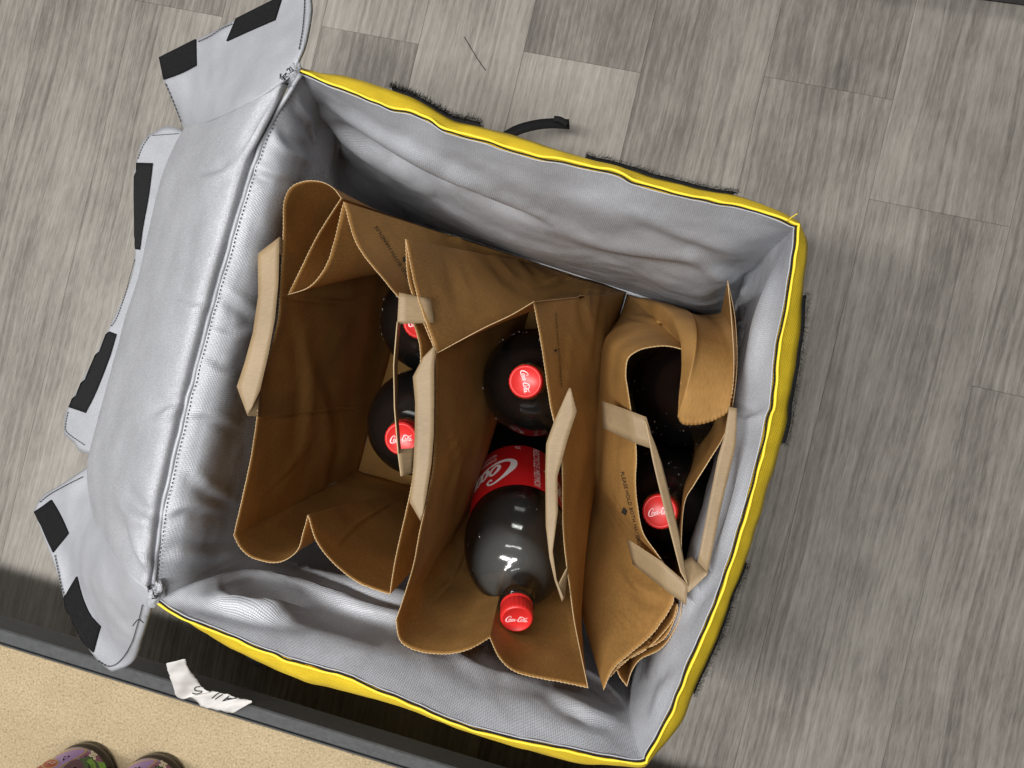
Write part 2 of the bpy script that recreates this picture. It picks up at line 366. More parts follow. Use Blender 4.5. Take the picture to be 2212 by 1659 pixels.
for l0, l1 in ((-.53, -.501), (.901, .93)):
    V, Fc = boxpts(u0, SD, l0, l1, SN, .004, .57, 0.0005, .9); link('side_panel', mesh('e', V, Fc), M_EDGE, shelf, smooth=False)
k0 = P(2100, 0, 0); k1 = P(2212, 15, 0); KD = (k1-k0).normalized(); KN = Vector((-KD.y, KD.x, 0))
V, Fc = boxpts(k0, KD, -.3, .7, KN, 0, .4, .0005, .08, .004); o = link('shelf_plinth', mesh('e', V, Fc), M_EDGE, smooth=False)
o['label'] = 'dark grey shelf plinth standing on the plank floor across from the bag'; o['category'] = 'plinth'

# ------------------------------------------------------------------ insulated delivery bag
RIMT = [(650, 160), (690, 178), (727, 193), (805, 223), (839, 238), (883, 248), (924, 264), (954, 283), (995, 298), (1047, 311), (1107, 331), (1159, 346), (1207, 353), (1262, 366), (1331, 381), (1365, 398), (1425, 416), (1477, 427), (1541, 442), (1580, 448), (1640, 462), (1704, 488), (1716, 491)]
RIMR = [(1716, 491), (1707, 560), (1692, 660), (1672, 760), (1662, 870), (1652, 900), (1640, 960), (1610, 1080), (1580, 1180), (1540, 1300), (1480, 1440), (1440, 1540), (1392, 1630)]
RIMB = [(1392, 1630), (1381, 1640), (1290, 1627), (1193, 1606), (1100, 1588), (1018, 1566), (940, 1537), (869, 1506), (780, 1468), (750, 1455), (661, 1431), (572, 1400), (482, 1362), (400, 1330), (340, 1292)]
RIML = [(340, 1292), (330, 1270), (345, 1130), (375, 985), (412, 835), (450, 690), (485, 560), (520, 440), (555, 335), (590, 255), (650, 160)]
ZR = .40
CTL, CTR, CBR, CBL = P(650, 160, ZR), P(1716, 491, ZR), P(1392, 1630, ZR), P(340, 1292, ZR)
def inn(s, t, z):
    p = (CTL*(1-s)+CTR*s)*(1-t)+(CBL*(1-s)+CBR*s)*t; return Vector((p.x, p.y, z))
SLO, SHI, TLO, THI = .02, 1.07, .065, .98        # foot of the lining (the soft sides belly out on the right)
bag = empty('delivery_bag', inn(.5, .5, 0).to_tuple(), 'open yellow insulated delivery bag with silver lining and its lid folded out', 'bag')
zb = .02
def px_ring(l, z): return [P(x, y, z) for x, y in l]
# far (top) wall: bulge, valley, second bulge, turn-under, foot
T1 = [(684, 202), (735, 238), (785, 266), (890, 322), (985, 358), (1078, 392), (1138, 412), (1198, 427), (1302, 464), (1396, 485), (1488, 506), (1585, 522), (1690, 518)]
T2 = [(700, 230), (745, 258), (800, 292), (913, 349), (1000, 396), (1089, 428), (1145, 452), (1203, 472), (1300, 505), (1388, 530), (1470, 548), (1564, 560), (1660, 545)]
T3 = [(730, 312), (778, 332), (822, 350), (925, 410), (1015, 460), (1100, 494), (1155, 514), (1210, 530), (1300, 553), (1385, 574), (1460, 598), (1545, 612), (1630, 580)]
T4 = [(752, 355), (806, 378), (850, 395), (940, 448), (1025, 495), (1105, 532), (1160, 550), (1213, 562), (1300, 582), (1380, 602), (1450, 632), (1525, 648), (1600, 612)]
def foot(a, b, n): return [inn(a[0]+(b[0]-a[0])*i/(n-1), a[1]+(b[1]-a[1])*i/(n-1), zb) for i in range(n)]
def crease(rows, lines):
    """press folds along pixel polylines: a ridge on one side of the line, a hollow on the other, fading out at both ends"""
    nv, nu = len(rows), len(rows[0]); px = [[PX(p) for p in r] for r in rows]; nr = []
    for j in range(nv):
        rr = []
        for i in range(nu):
            a = rows[j][min(i+1, nu-1)]-rows[j][max(i-1, 0)]; b = rows[min(j+1, nv-1)][i]-rows[max(j-1, 0)][i]; n = a.cross(b); n = n.normalized() if n.length > 1e-12 else Vector((0, 0, 1))
            rr.append(n if n.dot(CAM-rows[j][i]) > 0 else -n)
        nr.append(rr)
    for pts, amp, w in lines:
        c = cat([Vector((x, y, 0)) for x, y in pts], 40); bx0, bx1, by0, by1 = min(q.x for q in c)-3*w, max(q.x for q in c)+3*w, min(q.y for q in c)-3*w, max(q.y for q in c)+3*w
        for j in range(nv):
            for i in range(nu):
                x, y = px[j][i]
                if x < bx0 or x > bx1 or y < by0 or y > by1: continue
                best = 1e9; k = 0.0; sg = 1
                for m in range(39):
                    q0, q1 = c[m], c[m+1]; ex, ey = q1.x-q0.x, q1.y-q0.y; tt = max(0, min(1, ((x-q0.x)*ex+(y-q0.y)*ey)/(ex*ex+ey*ey+1e-9))); dx, dy = x-q0.x-ex*tt, y-q0.y-ey*tt; d2 = dx*dx+dy*dy
                    if d2 < best: best = d2; k = m+tt; sg = dx*ey-dy*ex
                if best > (3*w)**2: continue
                d = math.copysign(math.sqrt(best), sg)/w
                f = math.sin(math.pi*min(1, max(0, (k+.8)/40.6)))**.7*min(1, min(j, nv-1-j)/2)
                if k <= 0 or k >= 39: f *= math.exp(-best/(w*w))
                rows[j][i] = rows[j][i]+nr[j][i]*(amp*f*1.6*d*math.exp(-d*d))
    return rows
def lining_wall(rings, nu, nv, amp, seed, stretch=(1, 1, 1), folds=(), first=None, last=None, fs=1.0):
    folds = [(p, a*fs, w) for p, a, w in folds]
    rows = wrinkle(loft(rings, nu, nv), amp, 13, seed, stretch, .06); rows = crease(wrinkle(rows, amp*.35, 42, seed+3, stretch, .05), folds)
    for col, idx in ((first, 0), (last, -1)):
        if col is None: continue
        tgt = cat(col, nv); n = 26
        for j in range(nv):
            d = tgt[j]-(rows[j][0] if idx == 0 else rows[j][-1])
            for i in range(n):
                w = 1-i/n; w = w*w*(3-2*w); q = i if idx == 0 else nu-1-i; rows[j][q] = rows[j][q]+d*w
    V, Fc, UV = grid(rows); o = link('lining_panel', mesh('lining', V, Fc, UV), M_LINE, bag); return rows
rt = lining_wall([px_ring(RIMT, ZR), px_ring(T1, .36), px_ring(T2, .325), px_ring(T3, .265), px_ring(T4, .205), foot((SLO, TLO), (SHI, TLO), 9)], 170, 80, .0020, 1, (1, 1.5, 1.5), [([(658, 185), (690, 240), (745, 300), (830, 362), (930, 432)], .017, 15), ([(700, 240), (800, 290), (930, 360), (1060, 420), (1180, 480)], .014, 15), ([(1350, 470), (1480, 520), (1600, 560)], .004, 20), ([(1180, 500), (1300, 540), (1420, 560), (1540, 575)], .005, 18), ([(1480, 540), (1560, 590), (1620, 600)], -.004, 16)])
def vert(l, z, pull, dx=0, dy=0):
    """points under a rim line at height z, pulled towards the middle of the bag"""
    c = inn(.5, .5, 0); out = []
    for x, y in l:
        p = P(x, y, ZR); d = Vector((c.x-p.x, c.y-p.y, 0)).normalized(); out.append(Vector((p.x+d.x*pull+dx, p.y+d.y*pull+dy, z)))
    return out
rr_ = lining_wall([px_ring(RIMR, ZR), vert(RIMR, .36, .016), vert(RIMR, .30, .014), vert(RIMR, .2, 0), foot((SHI, TLO), (SHI, THI), 9)], 150, 60, .0025, 2, (1.4, 1, 1), [([(1640, 560), (1625, 680), (1600, 820)], .005, 18), ([(1600, 960), (1580, 1080), (1540, 1200)], .006, 18), ([(1655, 880), (1620, 900), (1585, 900)], .004, 12), ([(1560, 1230), (1500, 1290), (1470, 1350)], -.004, 16), ([(1460, 1440), (1420, 1490), (1400, 1560)], .004, 16)], first=[r[-1] for r in rt])
B1 = vert(RIMB, .372, .018); B2 = vert(RIMB, .33, .024); B3 = vert(RIMB, .28, .027); B4 = vert(RIMB, .22, .022)
for ring, k in ((B2, -.012), (B3, .016)):          # the deep fold that runs in from the hinge corner
    for i in range(8, 15):
        w = math.sin(math.pi*min(1, (i-7)/7)); c = inn(.5, .5, 0); d = (c-ring[i]); d.z = 0; ring[i] = ring[i]+d.normalized()*(k*w)
rb_ = lining_wall([px_ring(RIMB, ZR), B1, B2, B3, B4, foot((SHI, THI), (SLO, THI), 9)], 170, 80, .0028, 5, (1, 1.3, 1), [([(352, 1284), (440, 1252), (540, 1232), (680, 1262), (820, 1308), (930, 1325)], -.013, 17), ([(470, 1268), (510, 1298), (590, 1312), (680, 1318)], -.012, 13), ([(370, 1300), (450, 1305), (560, 1330), (680, 1350)], .005, 16), ([(960, 1370), (1010, 1420), (1080, 1450), (1180, 1460)], -.008, 17), ([(1240, 1440), (1290, 1470), (1335, 1510)], .007, 12), ([(1180, 1500), (1260, 1540), (1330, 1560)], .005, 16)], first=[r[-1] for r in rr_])
L1 = vert(RIML, .3985, .012); L2 = vert(RIML, .376, .025); L3 = vert(RIML, .29, .020)
rl = lining_wall([px_ring(RIML, ZR), L1, L2, L3, foot((SLO, THI), (SLO, TLO), 9)], 170, 80, .0030, 4, (1.5, .8, 1), [([(512, 345), (560, 372), (630, 392)], .006, 13), ([(470, 620), (520, 660), (570, 700)], .006, 15), ([(430, 760), (480, 800), (520, 800)], -.005, 14), ([(350, 1120), (410, 1100), (500, 1110)], .007, 14), ([(400, 1010), (450, 1060), (520, 1100)], .007, 16), ([(350, 1200), (420, 1180), (520, 1190)], -.006, 16), ([(590, 270), (625, 320), (690, 350)], -.008, 13), ([(625, 200), (655, 260), (720, 330)], .008, 11), ([(445, 700), (500, 720), (560, 700)], -.004, 12), ([(390, 900), (450, 900), (520, 930)], .005, 14)], first=[r[-1] for r in rb_], last=[r[0] for r in rt], fs=.6)
V, Fc, UV = grid([[inn(SLO+(SHI-SLO)*i/12, TLO+(THI-TLO)*j/12, zb) for i in range(13)] for j in range(13)]); link('base_lining', mesh('b', V, Fc, UV), M_LINE, bag)
# yellow canvas shell
YT = [(652, 148), (690, 160), (727, 165), (787, 180), (824, 191), (883, 210), (925, 232), (955, 248), (988, 264), (1047, 277), (1107, 293), (1150, 308), (1195, 324), (1255, 340), (1331, 358), (1365, 369), (1420, 386), (1468, 399), (1537, 415), (1580, 421), (1640, 441), (1700, 466), (1726, 484)]
YR = [(1726, 484), (1742, 525), (1738, 600), (1728, 700), (1715, 800), (1703, 865), (1690, 940), (1655, 1070), (1622, 1180), (1580, 1295), (1522, 1435), (1470, 1560), (1400, 1648)]
YB = [(1400, 1648), (1381, 1654), (1295, 1650), (1193, 1634), (1100, 1604), (1010, 1576), (935, 1548), (850, 1519), (780, 1503), (738, 1490), (650, 1463), (560, 1424), (478, 1384), (405, 1336), (340, 1296)]
YL = [(340, 1296), (328, 1272), (342, 1130), (372, 985), (409, 835), (447, 690), (482, 560), (517, 440), (552, 335), (587, 254), (655, 150)]
def shell(rim, out, f0, f1, n, seed, mid=.55, bumpz=.004):
    r0 = [P(*p, ZR-.0015) for p in rim]; r2 = px_ring(out, .372)
    r1 = [a.lerp(b, mid)*1+Vector((0, 0, bumpz)) for a, b in zip(r0, r2)]
    r3 = [Vector((p.x, p.y, .33)) for p in px_ring(out, .372)]; c = inn(.5, .5, 0)
    r3 = [p+(Vector((c.x-p.x, c.y-p.y, 0)).normalized()*.006) for p in r3]
    ft = [inn(f0[0]+(f1[0]-f0[0])*i/(n-1), f0[1]+(f1[1]-f0[1])*i/(n-1), .001) for i in range(n)]
    mid_ = [a.lerp(b, .6) for a, b in zip(cat(r3, n), ft)]; mid_ = [p-Vector((c.x-p.x, c.y-p.y, 0)).normalized()*.02 for p in mid_]
    rings = [r0, r1, r2, r3, mid_, ft]
    rows = wrinkle(loft(rings, 140, 40), .0018, 26, seed, edge=.03)
    V, Fc, UV = grid(rows); link('canvas_panel', mesh('shell', V, Fc, UV), M_YEL, bag); return rows
e = .03
shT = shell(RIMT, YT, (-e+SLO, -.01), (SHI+e, -.01), 9, 11)
shR = shell(RIMR, YR, (SHI+e, -.01), (SHI+e, THI+e), 9, 12)
shB = shell(RIMB, YB, (SHI+e, THI+e), (SLO-e, THI+e), 9, 13)
shL = shell(RIML, YL, (SLO-e, THI+e), (SLO-e, -.01), 9, 14, bumpz=-.012)
V, Fc, UV = grid([[inn(SLO-e+(SHI-SLO+2*e)*i/6, -.01+(THI+e+.01)*j/6, .0008) for i in range(7)] for j in range(7)]); link('base_panel', mesh('b', V, Fc, UV), M_BLK, bag)
def jig(pts, a, s): return [p+Vector((noise.noise(p*70+Vector((s, 0, 0)))*a, noise.noise(p*70+Vector((0, s, 9)))*a, noise.noise(p*50+Vector((3, s, 0)))*a)) for p in pts]
rim3 = []
for l in (RIMT, RIMR, RIMB): rim3 += cat(px_ring(l, ZR), 130)[:-1]
rim3 = jig(rim3, .0008, 1)
V, Fc = tube(rim3, .0006, 6); link('rim_piping', mesh('p', V, Fc), M_FLAP, bag)
cc = inn(.5, .5, 0)
def outw(p, d, dz): q = Vector((p.x-cc.x, p.y-cc.y, 0)).normalized(); return p+q*d+Vector((0, 0, dz))
V, Fc = tube([outw(p, .0019, .0000) for p in jig(rim3, .0010, 5)], .0007, 6); link('rim_binding', mesh('p', V, Fc), M_BLK, bag)
V, Fc = tube([outw(p, .0042, -.0010) for p in jig(rim3, .0008, 9)], .0012, 6); link('rim_cord', mesh('p', V, Fc), M_YEL, bag)
hinge3 = jig(cat([P(x, y, ZR+.001) for x, y in RIML[1:]], 120), .001, 3)
V, Fc = tube([p+Vector((0,0,-.0010)) for p in hinge3], .0020, 8); link('hinge_piping', mesh('p', V, Fc, None), M_FLAP, bag)
def dashes(pts3, step, on, r, mat, parent, name='stitching'):
    n = max(2, int(sum((pts3[i+1]-pts3[i]).length for i in range(len(pts3)-1))/step)); ev = cat(pts3, n*4+1); parts = []
    for i in range(n):
        a = ev[i*4]; b = ev[i*4+on] if i*4+on < len(ev) else ev[-1]; parts.append(tube([a, b], r, 4))
    V, Fc = join(parts); return link(name, mesh(name, V, Fc), mat, parent, smooth=False)
dashes([p+Vector((.0045, .0012, .0005)) for p in hinge3], .0034, 2, .0004, M_THREAD, bag)
# fuzzy loop patches on the outside
def surf_row(rows, j, i0, i1, off):
    out = []
    for i in range(i0, i1+1):
        p = rows[j][i]; out.append(outw(p, off, 0))
    return out
def fuzzy(rows, f0, f1, z0=.3775, z1=.32, off=.004, seed=0):
    n = len(rows[0]); i0, i1 = int(f0*(n-1)), int(f1*(n-1)); R = []
    js = [j for j in range(len(rows)) if z1 <= rows[j][n//2].z <= z0]
    R.append(surf_row(rows, js[0], i0, i1, -.001))
    for j in js: R.append(surf_row(rows, j, i0, i1, off))
    V, Fc, UV = grid(R); rnd = random.Random(seed); parts = [(V, Fc)]
    top = R[1]+R[min(3, len(R)-1)]+R[min(2, len(R)-1)]
    for k in range(3600):
        p = top[rnd.randrange(len(top))]; q = outw(p, rnd.uniform(.0003, .0032), rnd.uniform(-.001, .003))+Vector((rnd.uniform(-.003, .003), rnd.uniform(-.003, .003), rnd.uniform(-.001, .001)))
        s = q-p; t = Vector((-s.y, s.x, .2)).normalized()*.0003; a = p+Vector((rnd.uniform(-.002, .002), rnd.uniform(-.002, .002), 0))
        parts.append(([a-t, a+t, q+t*.5, q-t*.5], [(0, 1, 2, 3)]))
    V, Fc = join(parts); link('loop_patch', mesh('fz', V, Fc), M_FUZZ, bag, smooth=False)
fuzzy(shT, .20, .385, seed=1, off=.0040); fuzzy(shT, .595, .875, seed=2, off=.0034)
fuzzy(shR, .13, .39, seed=3, off=.0030); fuzzy(shR, .61, .85, seed=4, off=.0016)
# webbing straps poking out low on the outside
def ribbon3(cl, w, up=None, th=.0012):
    cl = cat(cl, 30); rows = [[], []]
    for i, p in enumerate(cl):
        t = (cl[min(i+1, 29)]-cl[max(i-1, 0)]).normalized(); s = t.cross(up[i] if up else Vector((0, 0, 1))).normalized()*w/2; rows[0].append(p+s); rows[1].append(p-s)
    V, Fc, UV = grid(rows); return solid(V, Fc, th)
link('strap', ribbon3([P(1060, 315, .07), P(1110, 284, .075), P(1150, 271, .07), P(1190, 266, .06), P(1230, 268, .05)], .0125), M_BLK, bag)
link('strap', ribbon3([P(1196, 256, .061), P(1210, 258, .061), P(1226, 268, .058)], .007, th=.003), M_BLK, bag)
link('strap', ribbon3([P(528, 1405, .10), P(545, 1422, .10), P(563, 1438, .09)], .009), M_BLK, bag)
# lid hanging outwards from the hinge
Hh = [(636, 158), (588, 258), (556, 325), (521, 436), (486, 556), (451, 684), (413, 828), (376, 978), (346, 1118), (330, 1280)]
Ss = [(398, 284), (377, 330), (350, 400), (322, 510), (298, 610), (265, 720), (232, 840), (205, 945), (193, 1012), (206, 1100)]
def lerp2(a, b, t): return (a[0]+(b[0]-a[0])*t, a[1]+(b[1]-a[1])*t)
la = [lerp2(h, s, .16) for h, s in zip(Hh, Ss)]; lb = [lerp2(h, s, .45) for h, s in zip(Hh, Ss)]; lc = [lerp2(h, s, .78) for h, s in zip(Hh, Ss)]
lb[0] = (530, 228); lc[0] = (455, 262); lb[-1] = (272, 1228); lc[-1] = (228, 1160); la[0] = (600, 186); la[-1] = (310, 1262)
R_h = px_ring(Hh, ZR-.001); R_s = px_ring(Ss, .27)
R_5 = [Vector((p.x-.016, p.y-.004, .15)) for p in R_s]; R_6 = [Vector((p.x-.02, p.y-.005, .03)) for p in R_s]
lidrows = loft([R_h, px_ring(la, .409), px_ring(lb, .392), px_ring(lc, .345), R_s, R_5, R_6], 110, 90)
lidrows = wrinkle(wrinkle(lidrows, .0014, 14, 21, (1.2, .8, 1), .04), .0003, 55, 22, edge=.04)
lidrows = crease(lidrows, [([(500, 350), (470, 372), (430, 380)], .004, 12), ([(395, 870), (365, 880), (330, 900)], .004, 12), ([(345, 1120), (300, 1110), (260, 1060)], .005, 16), ([(325, 1250), (290, 1190), (270, 1120)], -.006, 15), ([(600, 200), (560, 262), (530, 330)], .006, 12), ([(450, 650), (420, 660), (380, 640)], .003, 12)])
V, Fc, UV = grid(lidrows); lid = link('lid', mesh('lid', V, Fc, UV), M_LID, bag)
lid['label'] = 'puffy silver lid panel folded outwards and hanging down'
# flaps
def flap(top, bot, left, right, label, nu=70, nv=50, seed=0, amp=.002):
    rows = wrinkle(coons(top, bot, left, right, nu, nv), amp, 22, seed, edge=.08); V, Fc, UV = grid(rows)
    me = solid(V, Fc, .0035); o = link('flap', me, M_FLAP, bag); o['label'] = label
    # carry uvs so the weave shows
    ul = me.uv_layers.new(name='UVMap')
    for l in me.loops: v = me.vertices[l.vertex_index].co; ul.data[l.index].uv = (v.x, v.y)
    return o, Surf(V, Fc), rows
fT, sT, rT = flap(pz([(640, 142, .402), (600, 182, .402), (530, 226, .39), (455, 260, .345), (398, 284, .275)]),
                  pz([(656, -55, .37), (605, -10, .36), (545, 22, .35), (485, 55, .335), (425, 86, .32), (343, 124, .30)]),
                  pz([(640, 142, .402), (656, 95, .40), (667, 40, .39), (669, 0, .38), (656, -55, .37)]),
                  pz([(398, 284, .275), (375, 225, .285), (353, 172, .295), (343, 124, .30)]), 'silver side flap with two black fastener strips, held out over the planks', seed=31)
fB, sB, rB = flap(pz([(333, 1282, .402), (310, 1264, .40), (272, 1228, .39), (228, 1160, .345), (206, 1100, .30), (193, 1006, .27)]),
                  pz([(240, 1452, .31), (205, 1420, .31), (172, 1370, .305), (143, 1310, .30), (124, 1238, .29), (98, 1168, .275), (73, 1104, .26)]),
                  pz([(333, 1282, .402), (322, 1320, .39), (303, 1380, .36), (284, 1432, .32), (240, 1452, .31)]),
                  pz([(193, 1006, .27), (150, 1035, .27), (92, 1072, .26), (73, 1104, .26)]), 'silver side flap with two black fastener strips, reaching over the shelf edge', seed=32, amp=.003)
innerL = [Vector((p.x, p.y, .032)) for p in cat(R_6[:9], 12)]
fL, sL, rL = flap(innerL, pz([(304, 312, .03), (290, 380, .03), (289, 470, .03), (291, 560, .03), (272, 630, .028), (240, 700, .028), (200, 780, .028), (165, 845, .03), (142, 892, .03), (138, 938, .03)]),
                  [innerL[0]]+pz([(395, 283, .03), (330, 287, .03), (304, 312, .03)]), [innerL[-1]]+pz([(200, 982, .03), (160, 957, .03), (138, 938, .03)]), 'silver end flap with two long black fastener strips, lying beside the lid', seed=33)
def patch(surf, quad, parent, mat, name, nu=16, nv=10, off=.0018, th=.0014, jag=0):
    """quad: top edge, bottom edge, left, right as pixel polylines, dropped onto the surface below"""
    t, b, l, r = [[Vector((x, y, 0)) for x, y in q] for q in quad]; rows = []
    for row in coons(t, b, l, r, nu, nv):
        rr = []
        for p in row:
            h = surf.hit(p.x, p.y, off); rr.append(h if h is not None else None)
        rows.append(rr)
    # fill the misses by extending neighbours
    last = None
    for rr in rows:
        for i in range(len(rr)):
            if rr[i] is None: rr[i] = rr[i-1] if i and rr[i-1] is not None else next((q for q in rr if q is not None), last)
            last = rr[i] or last
    V, Fc, UV = grid(rows)
    V = [v+(CAM-v).normalized()*.0 for v in V]; me = solid(V, Fc, th); return link(name, me, mat, parent)
def quad(a, b, c, d, ab=(), bc=(), dc=(), ad=()): return ([a, *ab, b], [d, *dc, c], [a, *ad, d], [b, *bc, c])
patch(sT, quad((346, 124), (425, 86), (426, 142), (356, 172), dc=((390, 160),)), fT, M_FUZZ, 'fastener_strip')
patch(sT, quad((512, 42), (612, -8), (596, 44), (492, 90), dc=((545, 66),)), fT, M_FUZZ, 'fastener_strip')
patch(sB, quad((76, 1106), (113, 1080), (150, 1152), (116, 1194), bc=((132, 1112),)), fB, M_FUZZ, 'fastener_strip')
patch(sB, quad((136, 1298), (168, 1245), (219, 1352), (204, 1408), bc=((180, 1290), (198, 1330)), ad=((158, 1355), (180, 1385))), fB, M_FUZZ, 'fastener_strip')
patch(sL, quad((291, 352), (331, 353), (303, 540), (290, 538), bc=((322, 425), (310, 490)), ad=((290, 420), (291, 490))), fL, M_BLK, 'fastener_strip', 10, 20)
patch(sL, quad((216, 708), (253, 722), (186, 892), (145, 878), bc=((235, 780), (207, 850)), ad=((200, 745), (175, 800))), fL, M_BLK, 'fastener_strip', 10, 20)
def stitch(surf, pts, parent, mat=M_THREAD, step=.0036, r=.00045):
    pp = [surf.hit(p.x, p.y, .0012) for p in cat([Vector((x, y, 0)) for x, y in pts], 60)]; pp = [p for p in pp if p is not None]
    if len(pp) > 3: dashes(pp, step, 3, r, mat, parent)
stitch(sT, [(648, 108), (655, 70), (659, 30), (660, -2)], fT); stitch(sT, [(430, 91), (455, 80), (480, 64), (505, 52)], fT); stitch(sT, [(360, 180), (378, 222), (395, 265)], fT)
stitch(sB, [(310, 1305), (300, 1345), (285, 1390), (262, 1425), (238, 1438), (212, 1425)], fB); stitch(sB, [(120, 1200), (126, 1228), (134, 1262), (142, 1292)], fB); stitch(sB, [(88, 1085), (110, 1068), (150, 1046), (182, 1030)], fB)
stitch(sL, [(322, 296), (308, 318), (298, 345)], fL); stitch(sL, [(292, 560), (270, 640), (245, 700), (225, 705)], fL); stitch(sL, [(148, 890), (143, 915), (146, 934), (185, 962)], fL); stitch(sL, [(330, 293), (360, 291), (388, 289)], fL)
# loose threads and frayed seam ends at the hinge corners
def wisp(pts, r, mat, name='loose_thread'):
    V, Fc = tube(cat([P(*p) for p in pts], 14), r, 4); link(name, mesh(name, V, Fc), mat, bag)
wisp([(1700, 478, .40), (1712, 468, .405), (1722, 462, .41)], .0006, M_YTHREAD)
for c, z in (((628, 148), .408), ((617, 176), .41), ((612, 166), .41), ((334, 1286), .405), ((326, 1276), .406)):
    for k in range(3):
        x, y = c; wisp([(x+random.uniform(-7, 7), y+random.uniform(-9, 9), z), (x+random.uniform(-8, 8), y+random.uniform(-8, 8), z+.004), (x+random.uniform(-9, 9), y+random.uniform(-12, 12), z)], random.uniform(.0003, .0006), M_THREAD)
wisp([(310, 1345, .39), (300, 1338, .395), (292, 1345, .395), (287, 1352, .395)], .0005, M_THREAD)
def knot(c, z, ang, seed):
    """bunched-up lining where the seams meet at a hinge corner"""
    o = P(*c, z); rows = []; ca, sa = math.cos(ang), math.sin(ang)
    for j in range(20):
        ph = math.pi*j/19*.62; rr = []
        for i in range(41):
            w = 2*math.pi*i/40; d = Vector((math.sin(ph)*math.cos(w)*.011, math.sin(ph)*math.sin(w)*.0065, (math.cos(ph)-.5)*.006)); k = 1+.30*noise.noise(Vector((math.cos(w)*1.8+seed, math.sin(w)*1.8, ph*2.0)))+.14*noise.noise(Vector((math.cos(w)*5+seed, math.sin(w)*5, ph*4)))
            d *= k; rr.append(o+Vector((d.x*ca-d.y*sa, d.x*sa+d.y*ca, d.z)))
        rows.append(rr)
    V, Fc, UV = grid(rows); link('seam_bunch', mesh('sb', V, Fc, UV), M_LID, bag)
knot((630, 160), .401, math.radians(60), 3); knot((333, 1284), .401, math.radians(75), 4)

# ------------------------------------------------------------------ paper bags
ZP = .024
def paper_bag(label, front, side2, back, side1, s0, s1, t0, t1, bulges, seed, lift=None, folds=()):
    """mouth outline as four curves: front A->A', lower side A'->tip->B', back B'->B, upper side B->tip->A"""
    A, A2, B2, B = inn(s0, t0, ZP), inn(s0, t1, ZP), inn(s1, t1, ZP), inn(s1, t0, ZP)
    m2 = (A2+B2)/2; m1 = (A+B)/2
    root = empty('paper_bag', ((A+A2+B+B2)/4).to_tuple(), label, 'paper bag', 'brown paper bags in the delivery bag')
    bm = bmesh.new(); uvl = bm.loops.layers.uv.new('UVMap'); VV = []; FF = []
    def panel(top, b0, b1, bulge=(0, 0), sd=0, lift=None):
        tp = pz(top); Ln = sum((tp[i+1]-tp[i]).length for i in range(len(tp)-1)); nu = max(8, int(Ln/.0008)); nv = 30
        t = cat(tp, nu); rows = []
        b = [b0.lerp(b1, i/(nu-1)) for i in range(nu)]
        nrm = (b1-b0).cross(Vector((0, 0, 1))).normalized()
        for j in range(nv):
            v = (j/(nv-1))**1.25; row = []
            for i in range(nu):
                u = i/(nu-1); p = t[i].lerp(b[i], v)
                p = p+nrm*(bulge[0]*math.sin(math.pi*v)*math.sin(math.pi*u)**.6)
                if lift: p = p+lift[0]*(math.sin(math.pi*v)*(u if lift[1] else 1-u)**.6)
                if j == 0: p = p+(t[i]-b[i]).normalized()*(.0005*(abs((i % 4)-2)-1)+noise.noise(t[i]*160)*.0006)
                else:
                    k = p*24+Vector((seed, sd, 0)); a = min(1, u/.08, (1-u)/.08)*min(1, v/.05)
                    p = p+nrm*((noise.noise(k*.7)*.0016+(1-abs(noise.noise(k*.8+Vector((5, 2, 1)))*3))*.0004)*a)
                row.append(p)
            rows.append(row)
        rows = crease(rows, folds)
        V, Fc, UV = grid(rows); o = len(VV); VV.extend(V); FF.extend([tuple(x+o for x in f) for f in Fc])
        vs = [bm.verts.new(p) for p in V]
        for f in Fc:
            fc = bm.faces.new([vs[x] for x in f])
            for lp, x in zip(fc.loops, f): lp[uvl].uv = UV[x]
    panel(front, A, A2, (bulges[0], 0), 1)
    i = side2[1]; panel(side2[0][:i+1], A2, m2, (bulges[1], 0), 2); panel(side2[0][i:], m2, B2, (bulges[1], 0), 3)
    panel(back, B2, B, (bulges[2], 0), 4)
    i = side1[1]; panel(side1[0][:i+1], B, m1, (bulges[3], 0), 5, lift and (lift, 1)); panel(side1[0][i:], m1, A, (bulges[3], 0), 6, lift and (lift, 0))
    fc = bm.faces.new([bm.verts.new(p) for p in (A, A2, B2, B)])
    bmesh.ops.remove_doubles(bm, verts=bm.verts[:], dist=.0004)
    me = bpy.data.meshes.new('paper'); bm.to_mesh(me); bm.free(); me.materials.append(M_KRAFT); me.materials.append(M_KEDGE)
    o = link('sheet', me, [M_KRAFT], root)
    md = o.modifiers.new('thickness', 'SOLIDIFY'); md.thickness = .00055; md.offset = 0; md.material_offset_rim = 1; md.use_quality_normals = False
    return root, Surf(VV, FF)
def z(l, zz): return [(p[0], p[1], zz) if len(p) == 2 else p for p in l]
